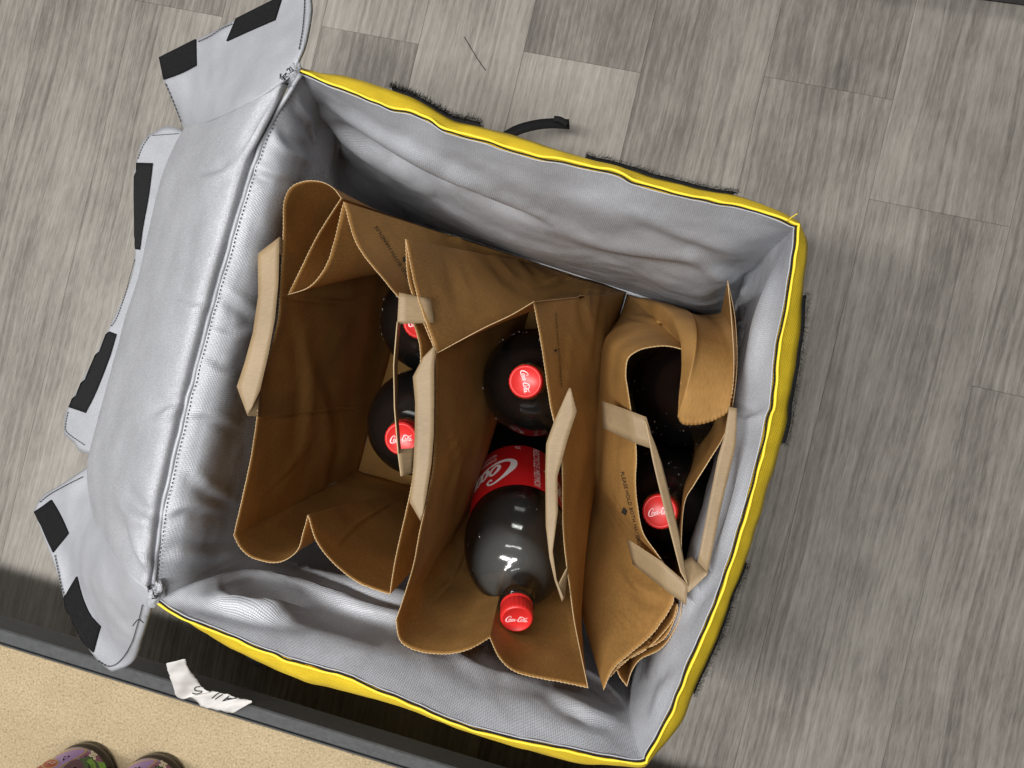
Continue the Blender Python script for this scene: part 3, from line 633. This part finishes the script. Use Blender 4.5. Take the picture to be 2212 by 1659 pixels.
b1, s1_ = paper_bag('brown paper bag beside the lid hinge, its tall near-empty wall flared open',
    z([(737, 428), (718, 405), (690, 392), (655, 392), (628, 405), (614, 435), (612, 480), (611, 525), (605, 620), (600, 690), (582, 765), (560, 850), (555, 900), (540, 1000), (520, 1090), (505, 1156)], .38),
    (z([(505, 1156), (520, 1185), (550, 1207), (600, 1215), (640, 1192), (655, 1150), (665, 1112, .362), (682, 1165), (712, 1208), (760, 1250), (800, 1270), (842, 1284)], .372), 6),
    z([(842, 1284), (850, 1230), (862, 1170), (878, 1100), (890, 1040), (898, 960), (905, 880), (908, 800), (905, 740), (880, 670), (835, 612), (772, 530), (742, 436)], .374),
    (z([(742, 436), (727, 500), (706, 570), (670, 618), (622, 637), (645, 590), (685, 510), (737, 428)], .372), 4),
    .065, .447, .07, .81, (-.004, .004, .010, .0), 3, folds=[([(560, 905), (660, 890), (770, 880)], .0016, 4), ([(600, 640), (680, 650), (770, 655)], .0016, 4), ([(560, 1080), (640, 1000), (700, 900)], .0016, 5), ([(720, 1190), (780, 1130), (860, 1080)], .0018, 5), ([(800, 470), (850, 530), (880, 600)], .0016, 5), ([(640, 700), (660, 850), (640, 1000)], .003, 14), ([(690, 800), (720, 950), (700, 1080)], -.0025, 12), ([(960, 480), (985, 520), (1010, 560)], .003, 7), ([(700, 640), (760, 640), (840, 620)], .0025, 9)])
b2, s2_ = paper_bag('middle brown paper bag with an upright bottle and a leaning bottle inside',
    z([(876, 517), (881, 600), (900, 662), (925, 722), (940, 765), (940, 830), (940, 900), (936, 1000), (922, 1080), (906, 1150), (893, 1220), (872, 1290), (855, 1340)], .376),
    (z([(855, 1340), (865, 1385), (905, 1407), (960, 1413), (1010, 1404), (1058, 1378, .35), (1078, 1420), (1110, 1450), (1160, 1464), (1215, 1474), (1270, 1486)], .365), 5),
    z([(1270, 1486), (1256, 1420), (1240, 1340), (1230, 1265), (1223, 1216), (1216, 1136), (1214, 1005), (1205, 940), (1195, 905), (1186, 860), (1176, 790), (1165, 720), (1152, 652)], .372),
    (z([(1152, 652), (1105, 680), (1050, 706), (995, 735), (944, 763), (906, 655), (890, 590), (876, 517)], .38), 4),
    .455, .728, .07, .80, (-.014, .006, .020, .0), 8, folds=[([(930, 540), (945, 620), (960, 700)], .0018, 5), ([(1230, 660), (1225, 760), (1215, 860)], .0018, 5), ([(960, 900), (985, 1000), (960, 1120)], .0018, 5), ([(930, 1300), (980, 1250), (1010, 1180)], .0018, 5), ([(1045, 535), (1085, 585), (1145, 645)], .0045, 7), ([(1105, 540), (1150, 600), (1165, 618)], -.004, 6), ([(1165, 618), (1220, 600), (1275, 565)], .004, 7), ([(960, 545), (985, 600), (1010, 690)], .0025, 9), ([(1268, 610), (1262, 660), (1270, 720)], .004, 7), ([(1305, 610), (1290, 680), (1280, 780)], -.003, 9)])
b3, s3_ = paper_bag('brown paper bag with a curled-in side and its mouth squeezed narrow',
    z([(1493, 760), (1443, 748), (1401, 751), (1374, 760), (1356, 777), (1352, 811), (1356, 840), (1363, 885), (1372, 940), (1375, 990), (1373, 1040), (1377, 1090), (1389, 1150), (1418, 1194), (1440, 1226), (1455, 1265), (1456, 1291), (1448, 1315), (1409, 1370), (1361, 1412), (1324, 1447), (1304, 1490)], .375),
    (z([(1304, 1490), (1316, 1464), (1369, 1416), (1434, 1380), (1462, 1325), (1464, 1305), (1450, 1345), (1400, 1400), (1338, 1436), (1338, 1460), (1354, 1482)], .368), 5),
    z([(1354, 1482), (1365, 1449), (1384, 1424), (1428, 1401), (1454, 1366), (1470, 1325), (1473, 1240), (1472, 1161), (1479, 1085), (1500, 1046), (1533, 993), (1564, 941), (1581, 884), (1592, 790), (1588, 690), (1572, 607, .39)], .372),
    (z([(1572, 607, .39), (1580, 690), (1585, 790), (1576, 880), (1550, 904), (1520, 915), (1490, 918), (1472, 914), (1464, 900), (1470, 831), (1484, 787), (1493, 760, .375)], .388), 8),
    .732, 1.02, .075, .82, (.024, .0, .0, .0), 14, Vector((.004, .010, .145)), folds=[([(1330, 960), (1335, 1060), (1330, 1180)], .0018, 5), ([(1290, 1330), (1340, 1340), (1410, 1330)], .0018, 5), ([(1340, 680), (1390, 690), (1450, 700)], .0016, 5), ([(1340, 1230), (1380, 1280), (1440, 1300)], .004, 14), ([(1310, 900), (1300, 1000), (1290, 1120)], .003, 14)])
# flat paper handles: strips given by their two edges
def poly(pts, n):
    L = [0]
    for i in range(1, len(pts)): L.append(L[-1]+1)
    out = []
    for i in range(n):
        k = L[-1]*i/(n-1); j = min(int(k), len(pts)-2); out.append(pts[j].lerp(pts[j+1], k-j))
    return out
def strips(root, lst, label=None):
    bm = bmesh.new(); V = []; Fc = []; U = []
    for L_, R_ in lst:
        n = (len(L_)-1)*6+1; l = poly(pz(L_), n); r = poly(pz(R_), n)
        rows = [[a.lerp(b, k/4)+Vector((0, 0, .0004*noise.noise(a*60+Vector((k, 0, 0))))) for a, b in zip(l, r)] for k in range(5)]
        v, f, u = grid(rows); o = len(V); V += v; Fc += [tuple(x+o for x in q) for q in f]; U += u
    me = mesh('handle', V, Fc, U); me.materials.append(M_HANDLE); me.materials.append(M_KEDGE); o = link('handle', me, [M_HANDLE], root)
    md = o.modifiers.new('thickness', 'SOLIDIFY'); md.thickness = .0008; md.offset = 0; md.material_offset_rim = 1
    return o
h = strips(b1, [(z([(557, 548), (558, 640), (546, 720), (530, 780), (512, 835), (535, 898)], .387), z([(604, 512), (601, 615), (594, 690), (580, 765), (562, 842), (545, 880)], .387)),
                (z([(535, 898), (557, 849)], .386), z([(560, 900), (563, 846)], .378)), (z([(604, 512), (603, 545)], .386), z([(613, 522), (611, 555)], .378))])
h = strips(b1, [(z([(862, 632), (858, 700)], .386), z([(930, 646), (938, 697)], .374)), (z([(858, 695), (850, 790), (852, 880), (860, 980)], .392), z([(864, 700), (858, 790), (858, 880), (866, 980)], .376)),
                (z([(858, 970), (866, 1029)], .386), z([(897, 968), (891, 1022)], .374))])
h = strips(b2, [(z([(914, 772), (892, 814), (897, 870), (896, 940), (893, 1010), (885, 1085), (909, 1126)], .388), z([(940, 745), (938, 800), (938, 870), (937, 940), (932, 1000), (922, 1066), (914, 1108)], .388))])
h = strips(b2, [(z([(1229, 838), (1196, 913), (1180, 958), (1178, 1016), (1179, 1136), (1187, 1205), (1198, 1253), (1214, 1299)], .392), z([(1233, 838), (1246, 888), (1226, 950), (1204, 1030), (1205, 1105), (1194, 1190), (1202, 1252), (1218, 1292)], .392)),
                (z([(1205, 1264), (1214, 1298)], .391), z([(1228, 1220), (1220, 1288)], .378))])
h = strips(b3, [(z([(1300, 866, .345), (1362, 888, .381), (1396, 901, .386)], 0), z([(1303, 924, .350), (1374, 958, .381), (1417, 972, .386)], 0)),
                (z([(1393, 905), (1409, 990), (1430, 1080), (1452, 1165), (1470, 1235)], .396), z([(1417, 965), (1429, 1000), (1448, 1075), (1466, 1150), (1487, 1266)], .393)),
                (z([(1355, 1164, .35), (1428, 1212, .381), (1486, 1262, .388)], 0), z([(1367, 1218, .352), (1440, 1276, .381), (1482, 1307, .388)], 0))])
h = strips(b3, [(z([(1575, 879), (1565, 940), (1551, 987), (1531, 1089), (1507, 1214)], .396), z([(1592, 882), (1590, 956), (1584, 987), (1559, 1089), (1529, 1238)], .396)),
                (z([(1529, 1238), (1508, 1260), (1486, 1280)], .395), z([(1507, 1214), (1494, 1202), (1474, 1215)], .378))])
patch(s1_, quad((560, 847), (648, 846), (646, 902), (558, 902)), b1, M_HANDLE, 'handle_patch', 10, 8, off=-.0012, th=.0006)
# printed notes on the outside of the bags
def note(root, surf, a, b, height, body='PLEASE HOLD BOTH HANDLES', up=1, icon=True):
    V, Fc = text_mesh(body, 1.0, .12); xs = [v.x for v in V]; w = max(xs)-min(xs); x0 = min(xs)
    d = Vector((b[0]-a[0], b[1]-a[1])); L = d.length; d /= L; nrm = Vector((d.y, -d.x))*up
    def put(V, Fc):
        out = []
        for x, y in V:
            h_ = surf.hit(x, y, .0009); out.append(h_)
        fc = [f for f in Fc if all(out[i] is not None for i in f)]
        fc = [f for f in fc if max((out[i]-out[f[0]]).length for i in f) < .02]
        return [p if p is not None else Vector((0, 0, .2)) for p in out], fc
    pts = [((a[0]+d.x*(v.x-x0)/w*L+nrm.x*v.y*height), (a[1]+d.y*(v.x-x0)/w*L+nrm.y*v.y*height)) for v in V]
    parts = [put(pts, Fc)]
    if icon:
        m = (a[0]+d.x*L*.5-nrm.x*height*1.0, a[1]+d.y*L*.5-nrm.y*height*1.0); s = height*.9
        parts.append(put([(m[0]+d.x*s*.9, m[1]+d.y*s*.9), (m[0]+nrm.x*s*.6, m[1]+nrm.y*s*.6), (m[0]-d.x*s, m[1]-d.y*s), (m[0]-nrm.x*s*.8, m[1]-nrm.y*s*.8)], [(0, 1, 2, 3)]))
    V, Fc = join(parts); used = sorted({i for f in Fc for i in f}); mp = {q: i for i, q in enumerate(used)}
    if Fc: link('printed_note', mesh('note', [V[i] for i in used], [tuple(mp[i] for i in f) for f in Fc]), M_INK, root, smooth=False)
note(b3, s3_, (1342, 1020), (1382, 1184), 11)
note(b1, s1_, (916, 650), (813, 487), 11)
note(b2, s2_, (1197, 676), (1210, 838), 5)

# ------------------------------------------------------------------ bottles
LOGO = [([(3.0, 2.55), (2.78, 2.98), (2.3, 3.05), (1.6, 2.5), (1.0, 1.6), (.78, .85), (.9, .35), (1.4, .12), (2.3, .2), (3.4, .42), (4.4, .6)], [.12, .2, .24, .34, .44, .42, .34, .26, .16, .1, .06]),
        ([(3.0, 2.55), (2.7, 2.35), (2.55, 2.6)], [.16, .16, .1]),
        ([(2.75, 1.5), (2.5, 1.75), (2.1, 1.35), (1.95, .85), (2.15, .55), (2.5, .75), (2.75, 1.2), (2.75, 1.5), (2.95, 1.45)], [.2, .2, .26, .26, .2, .18, .2, .16, .1]),
        ([(3.6, 1.4), (3.45, 1.68), (3.15, 1.4), (2.98, .9), (3.2, .58), (3.7, .9)], [.2, .2, .26, .26, .2, .1]),
        ([(4.35, 1.5), (4.1, 1.7), (3.75, 1.35), (3.62, .85), (3.8, .58), (4.1, .8), (4.35, 1.5)], [.18, .2, .26, .26, .2, .18, .18]), ([(4.6, 1.75), (4.35, 1.0), (4.42, .6), (4.95, .95)], [.26, .26, .22, .1]),
        ([(5.0, 1.15), (5.45, 1.25)], [.16, .16]),
        ([(7.05, 2.1), (6.95, 2.6), (6.6, 2.7), (6.1, 2.0), (5.8, 1.15), (5.95, .6), (6.35, .55), (6.85, .95)], [.2, .2, .22, .36, .4, .34, .26, .1]),
        ([(6.1, 2.2), (6.5, 2.95), (7.3, 3.0), (8.3, 2.5), (9.1, 2.45), (9.9, 2.95)], [.1, .2, .26, .26, .22, .06]),
        ([(7.55, 1.5), (7.3, 1.75), (6.95, 1.35), (6.82, .85), (7.0, .55), (7.35, .75), (7.55, 1.2), (7.55, 1.5)], [.2, .2, .26, .26, .2, .18, .2, .16]),
        ([(7.7, .95), (8.3, 1.8), (8.55, 2.4), (8.3, 2.45), (8.0, 1.5), (7.95, .75), (8.15, .58), (8.45, .9)], [.1, .16, .2, .22, .28, .26, .2, .1]),
        ([(9.15, 1.5), (8.9, 1.7), (8.55, 1.35), (8.42, .85), (8.6, .58), (8.9, .8), (9.15, 1.5)], [.18, .2, .26, .26, .2, .18, .18]), ([(9.4, 1.75), (9.15, 1.0), (9.22, .6), (9.95, .95)], [.26, .26, .22, .1])]
def logo2d(fat=1.0):
    parts = []
    for pts, w in LOGO:
        n = len(pts)*6; c = cat([Vector((x, y, 0)) for x, y in pts], n); V = []
        for i, p in enumerate(c):
            t = (c[min(i+1, n-1)]-c[max(i-1, 0)]).normalized(); k = i/(n-1)*(len(w)-1); j = min(int(k), len(w)-2); ww = (w[j]+(w[j+1]-w[j])*(k-j))*fat/2
            s = Vector((-t.y, t.x, 0))*ww; V += [p+s, p-s]
        parts.append((V, [(2*i, 2*i+1, 2*i+3, 2*i+2) for i in range(n-1)]))
    V, Fc = join(parts); return [Vector(((v.x-5.2)/9.6, (v.y-1.6)/9.6, 0)) for v in V], Fc      # one unit wide
PROF = [(.0, .004), (.026, .001), (.040, .003), (.0495, .012), (.0535, .028), (.0545, .045), (.0530, .066), (.0518, .076), (.0513, .084), (.0513, .172), (.0520, .178), (.0540, .186), (.0545, .198), (.0536, .214), (.0507, .2295), (.0462, .2425), (.0402, .2532), (.0332, .2607), (.0265, .2650), (.0208, .2676), (.0172, .2715), (.0150, .2775), (.0138, .2840), (.0133, .2895), (.0131, .294), (.0165, .2952), (.0165, .2972), (.0131, .298), (.0131, .302)]
V, Fc = lathe(PROF, 64); ME_SHELL = mesh('bottle_shell', V, Fc)
def cola_mesh(zlim, q=None):
    V, Fc = lathe([(max(0.0001, r-.0009), h-.0007 if h > .19 else h+.0006) for r, h in PROF if h < .2945], 64); bm = bmesh.new(); vs = [bm.verts.new(v) for v in V]
    for f in Fc: bm.faces.new([vs[i] for i in f])
    no = Vector((0, 0, 1)) if q is None else q
    r = bmesh.ops.bisect_plane(bm, geom=bm.verts[:]+bm.edges[:]+bm.faces[:], plane_co=Vector((0, 0, zlim)), plane_no=no, clear_outer=True)
    ed = [e for e in r['geom_cut'] if isinstance(e, bmesh.types.BMEdge)]; bmesh.ops.edgeloop_fill(bm, edges=ed)
    me = bpy.data.meshes.new('cola'); bm.to_mesh(me); bm.free(); return me
ME_COLA = cola_mesh(.2675)
seg = 96; cp = [(.0148, .2985), (.0148, .3010), (.0143, .3014), (.0143, .3020)]; V, Fc = lathe(cp, seg)
rid = [(.0145, .3022), (.0147, .3028), (.0147, .3140), (.0143, .3158), (.0132, .3168), (.0124, .3169), (.0120, .3164), (.0001, .3164)]
V2, F2 = lathe(rid, seg)
for i, v in enumerate(V2):
    if i//seg in (1, 2):
        kf = 1+.018*math.cos((i % seg)*2*math.pi/4); v.x *= kf; v.y *= kf
V, Fc = join([(V, Fc), (V2, F2)]); ME_CAP = mesh('cap', V, Fc)
V, Fc = lathe([(.0516, .0845), (.0517, .0850), (.0517, .1705), (.0516, .171)], 96); ME_LABEL = mesh('label', V, Fc)
lg, lf = logo2d(1.0)
ME_CAPLOGO = mesh('cap_logo', [Vector((v.x*.0205, v.y*.0205, .31662)) for v in logo2d(1.15)[0]], lf)
def cyl(V, sc, th0, h0, rot=0, r=.05195):
    c, s = math.cos(rot), math.sin(rot); out = []
    for v in V:
        x, y = (v.x*c-v.y*s)*sc, (v.x*s+v.y*c)*sc; a = th0+x/r; out.append(Vector((r*math.cos(a), r*math.sin(a), h0+y)))
    return out
def lab_text(body, size, th0, h0, rot=0): V, Fc = text_mesh(body, 1.0); return cyl(V, size, th0, h0, rot), Fc
def label_print():
    parts = []
    for k in range(2):
        o = k*math.pi
        parts.append((cyl([Vector((v.x, v.y, 0)) for v in logo2d(1.25)[0]], .135, o+1.10, .138), lf))
        parts.append(lab_text('ORIGINAL', .0075, o+.62, .1055)); parts.append(lab_text('GOÛT', .0075, o+.50, .0965))
        parts.append(lab_text('2L', .0072, o-.17, .0885)); parts.append(lab_text('RECYCLE ME/MOI', .0104, o-.52, .1270, math.pi/2))
    V, Fc = join(parts); return mesh('label_print', V, Fc)
ME_PRINT = label_print()
def bubbles(seed, lo=.20, hi=.285, n=150):
    rnd = random.Random(seed); parts = []
    pr = [(r, h) for r, h in PROF]
    for k in range(n):
        if k % 9 == 0: h0_, a0_ = rnd.uniform(lo, hi), rnd.uniform(0, 6.283)
        hh = min(hi, max(lo, h0_+rnd.gauss(0, .012)))
        for i in range(len(pr)-1):
            if pr[i][1] <= hh <= pr[i+1][1]: f = (hh-pr[i][1])/max(1e-9, pr[i+1][1]-pr[i][1]); r = pr[i][0]+(pr[i+1][0]-pr[i][0])*f; break
        a = a0_+rnd.gauss(0, .35); c = Vector((r*math.cos(a), r*math.sin(a), hh)); s = rnd.choice((.00025, .0003, .0004, .0006)); st = rnd.uniform(1, 2.2)
        V = []; n1 = 6
        for j in range(5):
            ph = math.pi*j/4
            for q in range(n1): w = 2*math.pi*q/n1; V.append(c+Vector((s*math.sin(ph)*math.cos(w), s*math.sin(ph)*math.sin(w)*st, s*.8*math.cos(ph))))
        parts.append((V, [(j*n1+q, j*n1+(q+1) % n1, (j+1)*n1+(q+1) % n1, (j+1)*n1+q) for j in range(4) for q in range(n1)]))
    V, Fc = join(parts); return mesh('bubbles', V, Fc)
def bottle(label, cap_px, sh_px, roll, logo_ang, seed, zcap=.343, zsh=.22, hsh=.195, cola=None, nb=22, shared=True):
    top = P(*cap_px, zcap); sh = P(*sh_px, zsh); ax = (top-sh).normalized(); base = top-ax*.3165
    q = Vector((0, 0, 1)).rotation_difference(ax)
    e = empty('cola_bottle', base.to_tuple(), label, 'bottle', 'cola bottles in the paper bags'); e.rotation_mode = 'QUATERNION'; e.rotation_quaternion = q
    def add(name, me, mat, rz=0, par=e):
        o = link(name, me, mat, par, local=True); o.rotation_euler.z = rz; return o
    add('clear_shell', ME_SHELL, M_PET)
    if cola: me = cola(base, q)
    else: me = ME_COLA
    o = add('cola', me, M_COLA)
    c = add('cap', ME_CAP, M_CAP, logo_ang); add('cap_logo', ME_CAPLOGO, M_PINK, 0, c)
    l = add('label_band', ME_LABEL, M_RED, roll); add('label_print', ME_PRINT, M_WHITE, 0, l)
    if cola:                                        # added inner wall, grey haze painted in for light passing the empty headspace
        V, Fc = lathe([(r-.0006, h_) for r, h_ in PROF if .150 < h_ < .285], 64); add('headspace_haze', mesh('haze_wall', V, Fc), M_HAZE)
    b = add('bubbles', bubbles(seed, n=nb), M_BUB); b['kind'] = 'stuff'
    return e
bottle('upright cola bottle with its cap half behind a thin paper handle edge', (866, 948), (915, 908), 0, math.radians(4), 1)
bottle('cola bottle mostly hidden under a paper handle and torn bag edge', (906, 696), (940, 692), 1, math.radians(4), 2)
bottle('upright cola bottle with its red cap in the open of the middle bag', (1135, 824), (1160, 826), 2, math.radians(-83), 3, nb=45)
def lean_cola(base, q):
    no = (q.inverted() @ Vector((0, 0, 1))).normalized(); return cola_mesh(.188, no)
bottle('cola bottle leaning over with its red label and neck showing', (1116, 1338), (1117, 1165), math.radians(-90+8), math.radians(-6), 4, zcap=.315, zsh=.205, cola=lean_cola, nb=16)
bottle('cola bottle hidden behind a curled paper side in the squeezed bag', (1512, 836), (1482, 850), 1, 0.3, 5, zcap=.335, zsh=.2, nb=50)
bottle('cola bottle with a shaded red cap under the crossing handle', (1425, 1105), (1450, 1085), 1, math.radians(8), 6, zsh=.2, nb=20)

# ------------------------------------------------------------------ jars on the shelf
M_JAR = plain('dark_jam_glass', (.008, .003, .004), .06, spec=.5); M_JLAB = plain('plum_label', (.36, .26, .42), .18)
JC = {'dark_plum': plain('dark_plum_print', (.09, .02, .075), .18), 'plum': plain('plum_print', (.25, .07, .20), .18), 'lilac': plain('lilac_print', (.34, .20, .55), .18), 'gold': plain('gold_print', (.55, .36, .12), .4), 'leaf': plain('leaf_print', (.16, .38, .04), .2),
      'dleaf': plain('dark_leaf_print', (.045, .11, .045), .4), 'cream': plain('cream_print', (.72, .66, .52), .4), 'red': plain('red_print', (.42, .05, .035), .4), 'lid': plain('dark_lid', (.02, .012, .014), .3)}
def jar(label, px):
    c = P(*px, ZS-.001); R = .037; e = empty('jam_jar', (c.x, c.y, ZS-.001), label, 'jar', 'jam jars on the shelf'); face = math.atan2(-c.y+.05, -c.x)
    V, Fc = lathe([(.0001, .001), (.026, .0005), (.034, .002), (R-.0005, .006), (R, .010), (R-.0006, .013), (R-.0015, .0145), (R-.0012, .016), (R-.0012, .090), (.034, .100), (.030, .106), (.030, .112)], 64)
    link('glass', mesh('g', V, Fc), M_JAR, e, local=True)
    V, Fc = lathe([(.0315, .1065), (.0325, .108), (.0325, .120), (.031, .1218), (.0001, .1218)], 64); link('lid', mesh('l', V, Fc), JC['lid'], e, local=True)
    r0 = R-.0008; V, Fc = lathe([(r0, .0175), (r0, .087)], 64); lb = link('label_wrap', mesh('w', V, Fc), M_JLAB, e, local=True)
    def dec(name, pts, col, k):
        r = r0+.00012*k; n = len(pts); cx, cy = sum(p[0] for p in pts)/n, sum(p[1] for p in pts)/n; V = []; Fc = []
        for q in range(1, 6):
            for x, y in pts: a = face+(cx+(x-cx)*q/5)/r; V.append(Vector((r*math.cos(a), r*math.sin(a), min(.0868, max(.0178, cy+(y-cy)*q/5)))))
        a = face+cx/r; V.append(Vector((r*math.cos(a), r*math.sin(a), min(.0868, max(.0178, cy))))); m = len(V)-1
        Fc = [(i, (i+1) % n, m) for i in range(n)]+[(q*n+i, q*n+(i+1) % n, (q+1)*n+(i+1) % n, (q+1)*n+i) for q in range(4) for i in range(n)]
        link(name, mesh(name, V, Fc), JC[col], lb)
    for nm, col, k, pts in JAR_ART: dec(nm, pts, col, k)
    V, Fc = text_mesh('De', 1.0); r = r0+.0018; ox, oh = JAR_TXT; V = [Vector((r*math.cos(face+(ox+v.x*.0075)/r), r*math.sin(face+(ox+v.x*.0075)/r), oh+(v.y-.35)*.0075)) for v in V]; link('brand_print', mesh('b', V, Fc), JC['cream'], lb, smooth=False)
def ray_label(X, Y, px=(192, 1670)):
    """where a view ray meets the first jar's label: distance round the wrap and height"""
    c = P(*px, ZS-.001); R = .037-.0008; d = (P(X*.1984, 1536.1+.1984*Y, 0)-CAM).normalized(); o = CAM-c; face = math.atan2(-c.y+.05, -c.x)
    A = d.x**2+d.y**2; B = o.x*d.x+o.y*d.y; C_ = o.x**2+o.y**2-R*R; D = max(0, B*B-A*C_); t = (-B-math.sqrt(D))/A; p = o+d*t
    a = (math.atan2(p.y, p.x)-face+math.pi) % (2*math.pi)-math.pi; return (a*R, p.z)
def art(nm, col, k, pts):
    q = [Vector((x, y, 0)) for x, y in pts]; q = cat(q+[q[0]], 5*len(pts)+1)[:-1]; return (nm, col, k, [ray_label(v.x, v.y) for v in q])
def oval(cx, cy, a, b, rot=0, n=10): return [(cx+a*math.cos(t)*math.cos(rot)-b*math.sin(t)*math.sin(rot), cy+a*math.cos(t)*math.sin(rot)+b*math.sin(t)*math.cos(rot)) for t in [2*math.pi*i/n for i in range(n)]]
JAR_ART = [art('label_panel', 'cream', 1, [(430, 575), (560, 500), (680, 440), (760, 430), (700, 520), (600, 600), (500, 640), (400, 640)]),
    art('banner_print', 'gold', 2, [(600, 480), (760, 424), (955, 432), (668, 612), (560, 690), (520, 620)]), art('banner_print', 'lilac', 3, [(610, 490), (765, 433), (930, 438), (662, 600), (560, 672), (530, 620)]),
    art('fruit_print', 'plum', 1, [(985, 385), (1060, 365), (1140, 400), (1200, 480), (1205, 525), (1140, 550), (1060, 540), (1010, 470)]), art('fruit_print', 'dark_plum', 2, [(1050, 390), (1120, 395), (1180, 470), (1190, 515), (1140, 530), (1085, 500)]),
    art('fruit_print', 'dark_plum', 4, [(690, 612), (760, 550), (850, 530), (905, 590), (910, 690), (700, 720)]), art('fruit_print', 'plum', 1, [(880, 470), (960, 440), (990, 500), (940, 540), (870, 520)]),
    art('leaf_print', 'dleaf', 4, [(860, 520), (990, 495), (1045, 560), (1070, 700), (920, 720), (900, 600)]), art('leaf_print', 'leaf', 5, [(1045, 548), (1130, 560), (1215, 530), (1245, 600), (1240, 720), (1060, 720), (1075, 620)]), art('leaf_print', 'leaf', 6, [(935, 555), (985, 520), (1035, 590), (1040, 690), (970, 690), (985, 610)]),
    art('brand_oval', 'gold', 5, oval(540, 580, 95, 48, -.25)), art('brand_oval', 'red', 6, oval(540, 580, 80, 37, -.25)), art('brand_oval', 'red', 4, [(330, 640), (420, 590), (480, 620), (470, 700), (330, 720)])]
JAR_ART += [art('flower_print', 'cream', 8, oval(x, y, 26, 17, r_, 7)) for x, y, r_ in ((1000, 455, 1.4), (983, 490, .2), (1020, 515, 1.3), (1033, 476, .1))]
JAR_TXT = ray_label(540, 580)
jar('jam jar with a plum picture label, its base wholly in view on the shelf', (192, 1670)); jar('jam jar with a plum picture label, standing next along the shelf', (344, 1694))

# ------------------------------------------------------------------ torn paper tag on the shelf edge
tg = [((359, 1433, .215), (401, 1423, .215)), ((366, 1460, .208), (404, 1440, .208)), ((376, 1490, .198), (423, 1465, .198)), ((380, 1503, .191), (437, 1486, .191)), ((392, 1511, .188), (452, 1493, .190)), ((412, 1507, .187), (468, 1494, .194)), ((432, 1522, .187), (500, 1504, .192)), ((434, 1526, .187), (515, 1508, .191)), ((470, 1534, .187), (542, 1512, .196)), ((501, 1542, .187), (543, 1517, .197))]
l = cat([P(*a) for a, b in tg], 60); r = cat([P(*b) for a, b in tg], 60)
rows = [[a.lerp(b, k/9)+Vector((0, 0, .0018*noise.noise(a.lerp(b, k/9)*120)+.0065*math.sin(math.pi*k/9)*noise.noise(a*45))) for a, b in zip(l, r)] for k in range(10)]
rows[0] = [p+Vector((noise.noise(p*300)*.0008, noise.noise(p*290)*.0008, 0)) for p in rows[0]]; rows[-1] = [p+Vector((noise.noise(p*300)*.0014, noise.noise(p*290)*.0014, 0)) for p in rows[-1]]
V, Fc, UV = grid(rows); te = empty('paper_tag', tuple(P(450, 1505, ZS)), 'torn white paper tag with handwriting, curled on the grey shelf edge', 'tag')
sheet = link('sheet', solid(V, Fc, .00025), M_PAPER, te); sf = Surf(V, Fc); parts = []
zx = lambda x, y: ((620+x*500/2212)/1.82278, (2560+y*280/1239)/1.82278)
for s in ([(905, 692), (850, 655), (760, 632), (680, 635), (645, 665), (670, 700), (790, 712), (700, 762), (612, 745)], [(950, 830), (1040, 760), (1105, 742)], [(1012, 850), (1090, 790), (1170, 745)], [(1140, 880), (1190, 840), (1255, 792)], [(1140, 880), (1230, 855), (1380, 828)], [(1200, 835), (1290, 835)]):
    pp = [sf.hit(p.x, p.y, .0006) for p in cat([Vector((*zx(*q), 0)) for q in s], 20)]; pp = [p for p in pp if p is not None]
    if len(pp) > 2: parts.append(tube(pp, .0006, 4))
if parts: V, Fc = join(parts); link('handwriting', mesh('hw', V, Fc), M_PEN, te)
